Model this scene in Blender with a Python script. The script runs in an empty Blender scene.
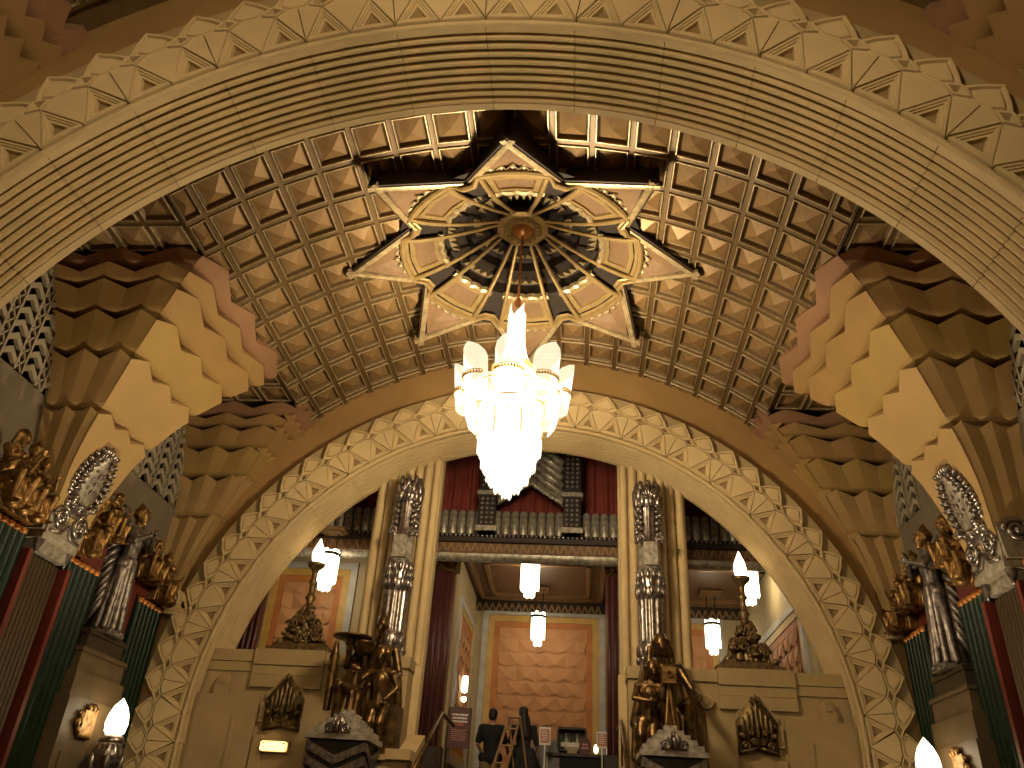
import bpy, bmesh, math, random
from mathutils import Vector, Matrix, Euler
PI = math.pi
sin, cos, rad = math.sin, math.cos, math.radians
scene = bpy.context.scene
COL = scene.collection
random.seed(7)

# ------------------------------------------------------------------ camera
FPX, PITCH, ROLL, YAW = 796.0, 0.5299, 0.0634, -0.0991
CAM = Vector((0.869, 0.0, 1.6))
_f = Vector((sin(YAW)*cos(PITCH), cos(YAW)*cos(PITCH), sin(PITCH)))
_r0 = Vector((cos(YAW), -sin(YAW), 0)); _u0 = _r0.cross(_f)
_r = cos(ROLL)*_r0 + sin(ROLL)*_u0
_u = -sin(ROLL)*_r0 + cos(ROLL)*_u0
cd = bpy.data.cameras.new('camera'); cam = bpy.data.objects.new('camera', cd); COL.objects.link(cam)
cam.matrix_world = Matrix(((_r.x, _u.x, -_f.x, CAM.x), (_r.y, _u.y, -_f.y, CAM.y), (_r.z, _u.z, -_f.z, CAM.z), (0, 0, 0, 1)))
cd.sensor_width = 36.0; cd.lens = FPX/1024*36; cd.clip_end = 200; cd.clip_start = 0.05
scene.camera = cam
def ray(px, py): return _f*FPX + _r*(px-512) - _u*(py-384)
def atY(px, py, y): v = ray(px, py); return CAM + v*(y/v.y)
def atX(px, py, x): v = ray(px, py); return CAM + v*((x-CAM.x)/v.x)

# ------------------------------------------------------------------ world and exposure (light comes from the lamps of the room)
w = bpy.data.worlds.new('world'); scene.world = w; w.use_nodes = True
w.node_tree.nodes['Background'].inputs[0].default_value = (0.012, 0.009, 0.006, 1)
w.node_tree.nodes['Background'].inputs[1].default_value = 1.0
vs = scene.view_settings; vs.view_transform = 'Standard'; vs.look = 'None'; vs.gamma = 1; vs.use_curve_mapping = False
vs.exposure = 1.08
LAMP_MAIN, LAMP_SMALL, LAMP_TORCH = 2.1, 4.6, 3.6
BULB_LOW, BULB_HIGH = 260.0, 120.0          # watts of the bulbs inside each chandelier
UPLIGHT = 360.0
WARM = (1.0, 0.79, 0.49)

# ------------------------------------------------------------------ materials
MATS = {}
def mat(name, col, rough=0.6, metal=0.0, var=0.12, scale=6.0, bump=0.0, col2=None, spec=0.4, streak=None):
    m = bpy.data.materials.new(name); m.use_nodes = True; nt = m.node_tree; N = nt.nodes; L = nt.links
    p = N['Principled BSDF']
    p.inputs['Roughness'].default_value = rough; p.inputs['Metallic'].default_value = metal
    p.inputs['Specular IOR Level'].default_value = spec
    tc = N.new('ShaderNodeTexCoord'); no = N.new('ShaderNodeTexNoise')
    no.inputs['Scale'].default_value = scale; no.inputs['Detail'].default_value = 5
    if streak:
        mp = N.new('ShaderNodeMapping'); mp.inputs['Scale'].default_value = streak
        L.new(tc.outputs['Object'], mp.inputs['Vector']); L.new(mp.outputs['Vector'], no.inputs['Vector'])
    else: L.new(tc.outputs['Object'], no.inputs['Vector'])
    cr = N.new('ShaderNodeValToRGB'); L.new(no.outputs['Fac'], cr.inputs['Fac'])
    a = col; b = col2 or tuple(max(0, c*(1-2*var)) for c in col)
    cr.color_ramp.elements[0].position = 0.3; cr.color_ramp.elements[0].color = (*b, 1)
    cr.color_ramp.elements[1].position = 0.68; cr.color_ramp.elements[1].color = (*a, 1)
    L.new(cr.outputs['Color'], p.inputs['Base Color'])
    if bump:
        n2 = N.new('ShaderNodeTexNoise'); n2.inputs['Scale'].default_value = scale*8; L.new(tc.outputs['Object'], n2.inputs['Vector'])
        bp = N.new('ShaderNodeBump'); bp.inputs['Strength'].default_value = bump; bp.inputs['Distance'].default_value = 0.01
        L.new(n2.outputs['Fac'], bp.inputs['Height']); L.new(bp.outputs['Normal'], p.inputs['Normal'])
    MATS[name] = m; return m
def glow(name, col, strength, clear=0):
    m = bpy.data.materials.new(name); m.use_nodes = True; p = m.node_tree.nodes['Principled BSDF']
    p.inputs['Base Color'].default_value = ((0.06, 0.05, 0.035, 1) if clear else (0.6, 0.55, 0.45, 1)); p.inputs['Roughness'].default_value = 0.3
    p.inputs['Emission Color'].default_value = (*col, 1); p.inputs['Emission Strength'].default_value = strength
    if clear:                      # frosted glass that lets part of the bulb light through
        nt = m.node_tree; tr = nt.nodes.new('ShaderNodeBsdfTransparent'); mx = nt.nodes.new('ShaderNodeMixShader'); mx.inputs[0].default_value = clear
        nt.links.new(p.outputs[0], mx.inputs[1]); nt.links.new(tr.outputs[0], mx.inputs[2]); nt.links.new(mx.outputs[0], nt.nodes['Material Output'].inputs['Surface'])
    MATS[name] = m; return m
mat('stone', (0.540, 0.400, 0.200), 0.75, var=0.08, scale=3, bump=0.15)
mat('stone_wall', (0.380, 0.270, 0.125), 0.75, var=0.1, scale=2.5, bump=0.15)
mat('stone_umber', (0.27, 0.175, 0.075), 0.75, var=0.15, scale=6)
mat('plaster_brown', (0.340, 0.200, 0.070), 0.75, var=0.08, scale=2)
mat('tier_pink', (0.270, 0.140, 0.070), 0.7, var=0.06, scale=2)
mat('tier_tan', (0.310, 0.185, 0.065), 0.7, var=0.06, scale=2)
mat('tier_gold', (0.340, 0.220, 0.068), 0.65, var=0.06, scale=2)
mat('tier_cream', (0.380, 0.245, 0.098), 0.65, var=0.06, scale=2)
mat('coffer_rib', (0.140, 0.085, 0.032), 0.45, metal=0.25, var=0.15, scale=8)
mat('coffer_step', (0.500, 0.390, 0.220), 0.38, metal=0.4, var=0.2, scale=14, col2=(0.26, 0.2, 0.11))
mat('coffer_boss', (0.270, 0.165, 0.068), 0.42, metal=0.25, var=0.12, scale=10)
mat('dark_wood', (0.030, 0.016, 0.008), 0.5, var=0.2, scale=10)
mat('gilt', (0.360, 0.250, 0.105), 0.42, metal=0.45, var=0.12, scale=10)
mat('copper', (0.7, 0.34, 0.14), 0.3, metal=0.8, var=0.1, scale=10)
mat('rose_panel', (0.190, 0.110, 0.055), 0.6, var=0.12, scale=12)
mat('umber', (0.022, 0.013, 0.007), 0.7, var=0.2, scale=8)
mat('wall_grey', (0.17, 0.135, 0.085), 0.8, var=0.06, scale=3)
mat('grille_grey', (0.3, 0.25, 0.17), 0.75, var=0.08, scale=6)
mat('void', (0.004, 0.004, 0.004), 0.9, var=0.1)
mat('silver', (0.42, 0.37, 0.33), 0.32, metal=0.9, var=0.3, scale=16, col2=(0.1, 0.08, 0.07))
mat('silver_pale', (0.5, 0.45, 0.35), 0.42, metal=0.45, var=0.25, scale=12, col2=(0.26, 0.22, 0.16))
mat('silver_dull', (0.3, 0.26, 0.23), 0.42, metal=0.75, var=0.3, scale=14, col2=(0.08, 0.065, 0.055))
mat('silver_matte', (0.460, 0.420, 0.340), 0.45, metal=0.5, var=0.25, scale=12, col2=(0.16, 0.13, 0.1))
mat('bronze', (0.2, 0.115, 0.04), 0.36, metal=0.85, var=0.3, scale=9, col2=(0.035, 0.02, 0.009))
mat('gold_leaf', (0.360, 0.205, 0.065), 0.42, metal=0.8, var=0.25, scale=14, col2=(0.08, 0.04, 0.014))
mat('bronze_dull', (0.26, 0.17, 0.07), 0.45, metal=0.7, var=0.3, scale=14, col2=(0.07, 0.05, 0.025))
mat('green_lacquer', (0.007, 0.019, 0.008), 0.36, var=0.15, scale=5, spec=0.2)
mat('red_lacquer', (0.140, 0.022, 0.014), 0.45, var=0.08, scale=4)
mat('orange_trim', (0.6, 0.24, 0.06), 0.4, metal=0.4, var=0.1)
mat('pier_brown', (0.09, 0.056, 0.027), 0.6, var=0.12, scale=3, streak=(1, 1, .2))
mat('pylon_stone', (0.15, 0.105, 0.055), 0.45, var=0.15, scale=3, bump=0.1)
mat('pylon_cap', (0.06, 0.042, 0.025), 0.4, var=0.15, scale=3)
mat('red_curtain', (0.23, 0.04, 0.026), 0.8, var=0.1, scale=4)
mat('maroon', (0.10, 0.028, 0.022), 0.35, var=0.12, scale=4)
mat('cream_paint', (0.385, 0.302, 0.166), 0.7, var=0.06, scale=3)
mat('grey_paint', (0.42, 0.4, 0.36), 0.55, var=0.12, scale=5)
mat('gold_paint', (0.496, 0.304, 0.072), 0.5, var=0.12, scale=6)
mat('orange_paint', (0.440, 0.160, 0.040), 0.6, var=0.12, scale=6)
mat('fan_panel', (0.450, 0.225, 0.098), 0.65, var=0.1, scale=4, col2=(0.44, 0.21, 0.09))
mat('ceiling_brown', (0.16, 0.085, 0.04), 0.5, var=0.12, scale=4)
mat('trim_brown', (0.28, 0.16, 0.065), 0.45, metal=0.2, var=0.12, scale=6)
mat('brass', (0.6, 0.4, 0.16), 0.3, metal=0.9, var=0.1)
mat('iron', (0.03, 0.025, 0.02), 0.5, metal=0.5, var=0.1)
mat('floor_stone', (0.12, 0.07, 0.04), 0.4, var=0.25, scale=4)
mat('skin', (0.4, 0.22, 0.14), 0.55, var=0.05)
mat('hair_dark', (0.02, 0.013, 0.009), 0.5, var=0.2)
mat('black_cloth', (0.012, 0.012, 0.014), 0.85, var=0.1)
mat('plaid_cloth', (0.03, 0.03, 0.035), 0.85, var=0.3, scale=20)
mat('khaki_cloth', (0.22, 0.16, 0.09), 0.85, var=0.1)
mat('grey_cloth', (0.2, 0.19, 0.19), 0.85, var=0.1)
mat('wood_pale', (0.42, 0.26, 0.12), 0.55, var=0.15, scale=5, streak=(4, 4, .4))
mat('poster_red', (0.09, 0.012, 0.012), 0.5, var=0.1)
mat('print_white', (0.75, 0.7, 0.62), 0.6, var=0.03)
mat('print_red', (0.5, 0.08, 0.06), 0.6, var=0.03)
mat('sign_pink', (0.5, 0.22, 0.17), 0.5, var=0.1)
mat('white_enamel', (0.75, 0.72, 0.66), 0.4, var=0.03)
mat('bottle_glass', (0.05, 0.09, 0.06), 0.1, var=0.2, spec=0.8)
mat('bottle_amber', (0.25, 0.12, 0.03), 0.1, var=0.2, spec=0.8)
mat('bottle_clear', (0.5, 0.5, 0.45), 0.1, var=0.1, spec=0.8)
mat('chocolate', (0.05, 0.03, 0.02), 0.5, var=0.1)
glow('lamp_glass', (1, .86, .6), LAMP_MAIN, .78)
glow('spire_glass', (1, .84, .58), .85)
glow('lantern_glass', (1, .84, .56), LAMP_SMALL)
glow('flame_glass', WARM, LAMP_TORCH)
glow('plaque_glow', (1, 0.62, 0.2), 1.3)

# ------------------------------------------------------------------ mesh helpers
class MB:
    def __init__(s): s.v = []; s.f = []; s.m = []; s.cur = 0
    def add(s, vs, fs):
        o = len(s.v); s.v += [tuple(p) for p in vs]
        for f in fs: s.f.append(tuple(i+o for i in f)); s.m.append(s.cur)
        return s
    def box(s, a, b):
        x0, y0, z0 = a; x1, y1, z1 = b
        return s.add([(x0,y0,z0),(x1,y0,z0),(x1,y1,z0),(x0,y1,z0),(x0,y0,z1),(x1,y0,z1),(x1,y1,z1),(x0,y1,z1)],
                     [(0,3,2,1),(4,5,6,7),(0,1,5,4),(1,2,6,5),(2,3,7,6),(3,0,4,7)])
    def cbox(s, c, d): return s.box([c[i]-d[i]/2 for i in range(3)], [c[i]+d[i]/2 for i in range(3)])
    def grid(s, P, flip=False, wrap=False):
        n = len(P); k = len(P[0]); vs = [p for row in P for p in row]; fs = []
        for i in range(n-1):
            for j in range(k if wrap else k-1):
                j2 = (j+1) % k
                q = (i*k+j, i*k+j2, (i+1)*k+j2, (i+1)*k+j)
                fs.append(q[::-1] if flip else q)
        return s.add(vs, fs)
    def prism(s, poly, mapf, d0, d1, cap=True, capback=False):
        """poly: list of 2D pts, mapf(p, d) -> 3D, d0 front, d1 back"""
        n = len(poly); vs = [mapf(p, d0) for p in poly] + [mapf(p, d1) for p in poly]
        fs = [(i, (i+1) % n, n+(i+1) % n, n+i) for i in range(n)]
        if cap: fs.append(tuple(range(n))[::-1])
        if capback: fs.append(tuple(range(n, 2*n)))
        return s.add(vs, fs)
    def lathe(s, prof, seg=24, c=(0,0,0), a0=0, arc=2*PI, flute=0, fl=0.0, axis='z'):
        P = []
        full = abs(arc-2*PI) < 1e-6
        for r, z in prof:
            row = []
            for i in range(seg if full else seg+1):
                a = a0+arc*i/seg; rr = r*(1-(fl*(0.5-0.5*cos(flute*a)) if flute else 0))
                p = (c[0]+rr*cos(a), c[1]+rr*sin(a), c[2]+z)
                row.append(p)
            P.append(row)
        return s.grid(P, wrap=full)
    def tube(s, pts, r, seg=8, caps=True, r2=None):
        pts = [Vector(p) for p in pts]; n = len(pts); P = []
        prev = None
        for i, p in enumerate(pts):
            t = (pts[min(i+1, n-1)]-pts[max(i-1, 0)]).normalized()
            ref = Vector((0,0,1)) if abs(t.z) < 0.95 else Vector((1,0,0))
            if prev is None: b = t.cross(ref).normalized()
            else:
                b = (prev - t*prev.dot(t))
                b = b.normalized() if b.length > 1e-6 else t.cross(ref).normalized()
            prev = b; c = t.cross(b)
            ri = r[i] if isinstance(r, (list, tuple)) else (r if r2 is None else r+(r2-r)*i/(n-1))
            P.append([p+(b*cos(2*PI*k/seg)+c*sin(2*PI*k/seg))*ri for k in range(seg)])
        s.grid(P, wrap=True)
        if caps:
            o = len(s.v); 
            s.f.append(tuple(range(o-seg, o))); s.m.append(s.cur)
            b0 = o-n*seg; s.f.append(tuple(range(b0, b0+seg))[::-1]); s.m.append(s.cur)
        return s
    def ell(s, c, r, seg=12, rings=8, rot=None):
        P = []
        for i in range(rings+1):
            th = PI*i/rings; row = []
            for k in range(seg):
                a = 2*PI*k/seg
                p = Vector((r[0]*sin(th)*cos(a), r[1]*sin(th)*sin(a), r[2]*cos(th)))
                if rot: p = rot @ p
                row.append(p+Vector(c))
            P.append(row)
        return s.grid(P, wrap=True, flip=True)
    def mesh(s, name, mats, smooth=False):
        me = bpy.data.meshes.new(name); me.from_pydata(s.v, [], s.f)
        if isinstance(mats, str): mats = [mats]
        for m in mats: me.materials.append(MATS[m])
        if len(mats) > 1: me.polygons.foreach_set('material_index', s.m)
        if smooth: me.polygons.foreach_set('use_smooth', [True]*len(me.polygons))
        bm = bmesh.new(); bm.from_mesh(me)
        bmesh.ops.remove_doubles(bm, verts=bm.verts, dist=1e-5)
        bmesh.ops.recalc_face_normals(bm, faces=bm.faces); bm.to_mesh(me); bm.free()
        me.update(); return me
    def build(s, name, mats, parent=None, smooth=False, **k):
        return obj(name, s.mesh(name, mats, smooth), parent, **k)
def obj(name, me, parent=None, loc=(0,0,0), rot=(0,0,0), sc=(1,1,1)):
    o = bpy.data.objects.new(name, me); COL.objects.link(o); o.location = loc; o.rotation_euler = rot; o.scale = sc
    if parent: o.parent = parent
    return o
def thing(name, label, cat, loc=(0,0,0), group=None, rz=0):
    o = obj(name, None, None, loc, (0,0,rz)); return tag(o, label, cat, group)
def tag(o, label, cat, group=None):
    o['label'] = label; o['category'] = cat
    if group: o['group'] = group
    return o
def struct(o, label=None):
    o['kind'] = 'structure'
    if label: o['label'] = label
    return o
def copy_tree(o, parent=None):
    c = o.copy(); COL.objects.link(c); c.parent = parent
    for ch in o.children: copy_tree(ch, c)
    return c
def mirror_x(me, name):
    m2 = me.copy(); m2.name = name
    for v in m2.vertices: v.co.x = -v.co.x
    m2.flip_normals(); m2.update(); return m2
def smooth_by_angle(me, ang=35):
    bm = bmesh.new(); bm.from_mesh(me)
    for f in bm.faces: f.smooth = True
    for e in bm.edges:
        if len(e.link_faces) == 2 and e.calc_face_angle(0) > rad(ang): e.smooth = False
    bm.to_mesh(me); bm.free(); return me

# ================================================================== THE SETTING
ZC = 3.06            # springing height of arches and vault
YB = 8.88            # middle of the bay in view
RV = 4.75            # arch radius
DL = 0.1653          # one arch stone
UA = DL/4            # half of one ornament unit
Y_NEAR, Y_FAR = 4.385, 12.0
XW = 5.75
# floor, stairs, upper floor
m = MB().box((-6, -6, -0.2), (6, 9.2, 0)); struct(m.build('floor', 'floor_stone'), 'dark stone lobby floor')
m = MB().box((-6, 12.9, 2.0), (6, 21, 2.2)); m.box((-1.6, 12.4, 2.0), (1.6, 12.95, 2.2))
struct(m.build('floor_upper', 'floor_stone'), 'upper landing floor at the head of the stair')
st = struct(obj('stairs', None), 'broad stair rising between the stone parapets')
for i in range(13):
    MB().box((-1.6, 9.3+i*0.24, 0), (1.6, 9.3+(i+1)*0.24+0.02, (i+1)*0.1695)).build('step', 'floor_stone', st)
# side walls and the wall behind the viewer
for sx, nm in ((-1, 'wall_left'), (1, 'wall_right')):
    m = MB()
    a, b = sorted((sx*XW, sx*(XW+0.3)))
    m.box((a, -6, 0), (b, 12.95, 6.15))
    a2, b2 = sorted((sx*(XW+0.16), sx*(XW+0.3)))
    m.box((a2, 5.2, 6.15), (b2, 12.1, 8.4))
    m.box((a, -6, 6.15), (b, 5.2, 8.6))
    if sx > 0: m.box((XW, 8.6, 6.15), (XW+.3, 11.06, 8.0))
    struct(m.build(nm, 'wall_grey'), 'grey plaster side wall')
m = MB().box((-6, -6.3, 0), (6, -6, 9.6)); struct(m.build('wall_back', 'stone_wall'), 'plain wall behind the viewer')

# ------------------------------------------------------------------ arches
SOFFIT = False
def lean(r, d):              # the ornamented face leans forward towards its outer edge
    if r > 4.8 and not SOFFIT: r2 = 4.8+(r-4.8)*.915; d = d-.16*(r2-4.8) if d < .09 else d; r = r2
    return r, d
def arcmap(sx=1):
    def f(p, d): a = p[0]*UA; r, d = lean(p[1], d); return (r*sin(a), d, r*cos(a))
    return f
def legmap(sx):
    def f(p, d): r, d = lean(p[1], d); return (sx*r, d, -sx*p[0]*UA*RV)
    return f
def lerp2(a, b, t): return (a[0]+(b[0]-a[0])*t, a[1]+(b[1]-a[1])*t)
def nested(m, poly, c, M, steps, cen=0):
    """steps: list of (scale, depth); closes with a flat fill"""
    n = len(poly); rows = []
    for s_, d in steps: rows.append([M((c[0]+(p[0]-c[0])*s_, c[1]+(p[1]-c[1])*s_), d) for p in poly])
    vs = [p for r in rows for p in r]; fs = []
    for i in range(len(rows)-1):
        for j in range(n): fs.append((i*n+j, i*n+(j+1) % n, (i+1)*n+(j+1) % n, (i+1)*n+j))
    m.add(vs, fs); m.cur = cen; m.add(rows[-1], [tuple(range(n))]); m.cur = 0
def unit_meshes(M, tagname):
    global SOFFIT
    D = {}
    tri = [(-0.93, 4.815), (0.93, 4.815), (0, 5.175)]; c = (0, 4.935)
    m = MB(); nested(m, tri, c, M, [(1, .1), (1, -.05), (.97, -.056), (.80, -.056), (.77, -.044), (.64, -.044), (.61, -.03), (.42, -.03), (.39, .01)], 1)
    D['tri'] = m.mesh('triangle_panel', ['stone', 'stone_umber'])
    kite = [(0, 4.80), (-.955, 5.17), (-.5, 5.215), (.5, 5.215), (.955, 5.17)]
    m = MB(); nested(m, kite, (0, 5.1), M, [(1, .1), (1, -.05), (.97, -.062)]); D['kite'] = m.mesh('facet_panel', 'stone')
    m = MB()
    for s in (-1, 1):
        k2 = [(s*.015, 4.815), (s*.955, 5.17), (s*.5, 5.215), (s*.015, 5.215)]
        nested(m, k2, (s*.4, 5.13), M, [(1, .1), (1, -.052), (.97, -.064)])
    D['kite2'] = m.mesh('facet_panel', 'stone')
    dia = [(-.52, 5.235), (0, 5.182), (.52, 5.235), (0, 5.305)]
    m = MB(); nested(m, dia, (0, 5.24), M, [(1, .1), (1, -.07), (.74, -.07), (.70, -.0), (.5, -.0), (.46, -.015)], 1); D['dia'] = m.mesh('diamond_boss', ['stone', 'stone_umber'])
    cr = [(-.97, 5.315), (-.47, 5.23), (.47, 5.23), (.97, 5.315), (.62, 5.40), (0, 5.515), (-.62, 5.40)]
    m = MB(); nested(m, cr, (0, 5.35), M, [(1, .1), (1, -.05), (.84, -.05), (.80, -.02), (.66, -.02), (.62, -.045)]); D['crest'] = m.mesh('crest_point', 'stone')
    m = MB(); P = []
    for i in range(9):
        t = -1+2*i/8; top = 4.782+0.03*abs(t)**1.5
        P.append([M((t, 4.745), .0), M((t, 4.74), -.03), M((t, 4.765), -.055), M((t, top), -.03), M((t, top), .1)])
    m.grid(P); D['roll'] = m.mesh('scallop_moulding', 'stone', True)
    m = MB(); P = []
    for i in range(9):
        t = -1.99+3.98*i/8; P.append([M((t, 5.2), .03), M((t, 5.555), .03), M((t, 5.575), .06), M((t, 5.575), .1)])
    m.grid(P); D['band'] = m.mesh('backing_band', 'stone_wall')
    # fluted soffit stone: two units wide
    prof = [(-.03, 4.80), (-.03, 4.742), (.05, 4.742)]
    n = 9; y0 = .05; w_ = (0.82-y0)/n
    for i in range(n):
        b = y0+i*w_
        prof += [(b+.003, 4.80), (b+w_*.08, 4.82), (b+w_*.38, 4.82), (b+w_*.46, 4.77), (b+w_*.6, 4.742), (b+w_*.84, 4.738), (b+w_*.97, 4.75)]
    prof += [(.82, 4.735), (.89, 4.735), (.89, 4.80)]
    SOFFIT = True
    m = MB(); P = []
    for i in range(9):
        t = -1.985+3.97*i/8
        P.append([M((t, r), d) for d, r in prof])
    SOFFIT = False; m.grid(P); D['soffit'] = m.mesh('soffit_stone', 'stone')
    return D
UM = {'arc': unit_meshes(arcmap(), 'a'), 1: unit_meshes(legmap(1), 'r'), -1: unit_meshes(legmap(-1), 'l')}
def arch(name, y0, label):
    root = struct(obj(name, None, None, (0, y0, 0)), label)
    D = UM['arc']
    def put(nm, key, th): obj(nm, D[key], root, (0, 0, ZC), (0, th, 0))
    for k in range(-9, 10):                    # joints at k*DL
        for s in (-1, 1):
            th = (k+0.25*s)*DL
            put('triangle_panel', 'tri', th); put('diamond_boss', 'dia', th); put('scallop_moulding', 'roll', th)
        put('facet_panel', 'kite2', k*DL); put('crest_point', 'crest', k*DL)
        if k < 9: put('facet_panel', 'kite', (k+.5)*DL); put('crest_point', 'crest', (k+.5)*DL)
        put('soffit_stone', 'soffit', (k+.5)*DL)
    put('soffit_stone', 'soffit', -9.5*DL)
    for k in range(-9, 9): put('backing_band', 'band', (k+.5)*DL)
    H = RV*DL/2
    for s in (-1, 1):
        E = UM[s]; zb = ZC+ RV*cos(9.25*DL+DL/4)
        def putl(nm, key, z): obj(nm, E[key], root, (0, 0, z))
        putl('facet_panel', 'kite', zb); putl('crest_point', 'crest', zb)
        for i in range(8):
            z = zb-(i+.5)*H
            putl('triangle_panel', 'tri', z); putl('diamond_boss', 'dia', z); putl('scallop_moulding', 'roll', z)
            putl('facet_panel', 'kite2' if i % 2 == 0 else 'kite', z-H/2); putl('crest_point', 'crest', z-H/2)
            if i % 2 == 0: putl('backing_band', 'band', z-H/2); putl('soffit_stone', 'soffit', z-H/2-H*(1 if i else 1)+H)
    return root
arch('trim_1', Y_NEAR, 'near cream stone arch with fluted soffit and triangle-cut face')
arch('trim_2', Y_FAR, 'far cream stone arch with triangle-cut face around the stair opening')
def arch_wall(name, y0, label):
    m = MB(); n = 72
    def outer(a):
        x = 6.9*sin(a); z = 6.9*cos(a)
        if abs(x) > 6.0: z = z*6.0/abs(x) if abs(a) < 1.5 else 0; x = math.copysign(6.0, x); 
        return (x, z)
    for y, fl in ((y0+.1, False), (y0+.87, True)):
        P = []
        for i in range(n+1):
            a = -PI/2+PI*i/n; ox, oz = outer(a)
            P.append([(4.80*sin(a), y, ZC+4.80*cos(a)), (ox, y, ZC+oz)])
        m.grid(P)
        for s in (-1, 1): m.add([(s*4.8, y, 0), (s*6, y, 0), (s*6, y, ZC), (s*4.8, y, ZC)], [(0, 1, 2, 3)])
    struct(m.build(name, 'plaster_brown'), label)
arch_wall('wall_near', Y_NEAR, 'brown plaster wall above the near arch')
arch_wall('wall_far', Y_FAR, 'brown plaster wall above the far arch')

# ------------------------------------------------------------------ coffered vault
CA = rad(4.58); CW = 6.2*CA; CB = 0.55; RB = 6.13
def coffer_meshes():
    a, b = CW/2, CB/2
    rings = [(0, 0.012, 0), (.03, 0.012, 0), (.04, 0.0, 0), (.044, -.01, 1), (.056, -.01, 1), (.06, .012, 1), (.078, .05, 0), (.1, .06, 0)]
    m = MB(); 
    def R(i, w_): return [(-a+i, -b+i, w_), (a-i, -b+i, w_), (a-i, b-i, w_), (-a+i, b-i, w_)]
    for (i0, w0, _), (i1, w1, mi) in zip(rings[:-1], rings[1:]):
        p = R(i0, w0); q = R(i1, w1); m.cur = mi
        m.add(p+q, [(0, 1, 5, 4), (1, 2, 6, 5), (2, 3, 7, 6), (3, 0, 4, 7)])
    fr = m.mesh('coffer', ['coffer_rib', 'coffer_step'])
    m = MB(); q = R(.092, .065); q2 = R(.096, .05); m.add(q+q2+[(0, 0, -.015)], [(0, 1, 5, 4), (1, 2, 6, 5), (2, 3, 7, 6), (3, 0, 4, 7), (4, 5, 8), (5, 6, 8), (6, 7, 8), (7, 4, 8)])
    return fr, m.mesh('boss', 'coffer_boss')
CF, CBOSS = coffer_meshes()
ceil = struct(obj('ceiling', None), 'coffered barrel vault ceiling')
def coffer(loc, rot, sc=(1, 1, 1)):
    o = obj('coffer', CF, ceil, loc, rot, sc); obj('boss', CBOSS, o)
def barrel_coffers(rows, skip):
    for r in rows:
        y = YB+r*CB
        for k in range(-9, 9):
            a = (k+.5)*CA; s = 1
            if k in (-9, 8): a = math.copysign(8.25*CA, a); s = .5
            x, z = RB*sin(a), ZC+RB*cos(a)
            if skip and math.hypot(x, y-YB) < 1.42: continue
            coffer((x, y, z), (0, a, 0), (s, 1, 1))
barrel_coffers(range(-6, 6+1), True)
barrel_coffers(range(-11, -8), False)        # the bay in front of the near arch
ZL = 7.87
for sx in (-1, 1):
    for yc in (10.805, 2*YB-10.805):
        for j in (-.5, .5):
            for i in range(4):
                coffer((sx*(4.15+i*CW), yc+j*CB, ZL), (0, 0, 0))
# shell behind the coffers
m = MB(); n = 40
for (ya, yb) in ((5.2, 7.2), (7.2, 10.56), (10.56, 12.15), (-6.2, 4.5)):
    for i in range(n):
        a0 = rad(-38.9+77.8*i/n); a1 = rad(-38.9+77.8*(i+1)/n); R_ = 6.255
        if ya == 7.2 and abs(R_*sin((a0+a1)/2)) < 1.68: continue
        m.add([(R_*sin(a0), ya, ZC+R_*cos(a0)), (R_*sin(a1), ya, ZC+R_*cos(a1)), (R_*sin(a1), yb, ZC+R_*cos(a1)), (R_*sin(a0), yb, ZC+R_*cos(a0))], [(0, 1, 2, 3)])
for sx in (-1, 1):
    m.add([(sx*3.9, 5.2, 8.0), (sx*6, 5.2, 8.0), (sx*6, 12.15, 8.0), (sx*3.9, 12.15, 8.0)], [(0, 1, 2, 3)])
    m.add([(sx*3.9, -6.2, 8.0), (sx*6, -6.2, 8.0), (sx*6, 4.5, 8.0), (sx*3.9, 4.5, 8.0)], [(0, 1, 2, 3)])
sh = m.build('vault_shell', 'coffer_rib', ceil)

# ------------------------------------------------------------------ fan-shaped vault supports
FT = [(1.42, 3.78, 7.90), (1.38, 3.91, 7.75), (1.3, 4.03, 7.63), (1.2, 4.17, 7.49), (1.1, 4.3, 7.33), (1.0, 4.43, 7.17), (.9, 4.57, 6.97), (.8, 4.71, 6.76), (.7, 4.85, 6.52), (.6, 5.0, 6.22), (.5, 5.16, 5.89), (.4, 5.32, 5.35), (.35, 5.36, 5.14), (.3, 5.40, 4.9), (.28, 5.45, 4.4)]
FPH = [math.degrees(math.atan2(x, z-ZC)) for w_, x, z in FT]
FRR = [math.hypot(x, z-ZC) for w_, x, z in FT]
def interp(x, X, Y):
    if x <= X[0]: return Y[0]
    for i in range(len(X)-1):
        if x <= X[i+1]: t = (x-X[i])/(X[i+1]-X[i]); return Y[i]+(Y[i+1]-Y[i])*t
    return Y[-1]
TIERS = [(38.3, .85, 'tier_pink'), (40.7, .7, 'tier_tan'), (43.0, .7, 'tier_tan'), (47.0, .68, 'tier_gold'), (52.2, .65, 'tier_cream'), (59.6, .5, 'tier_cream'), (73.5, 0, None)]
def zig(u):          # u in thirds; valley at even thirds ends: +1 peak, -1 valley
    u = u % 2.0; return 1-2*abs(u-1)
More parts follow.
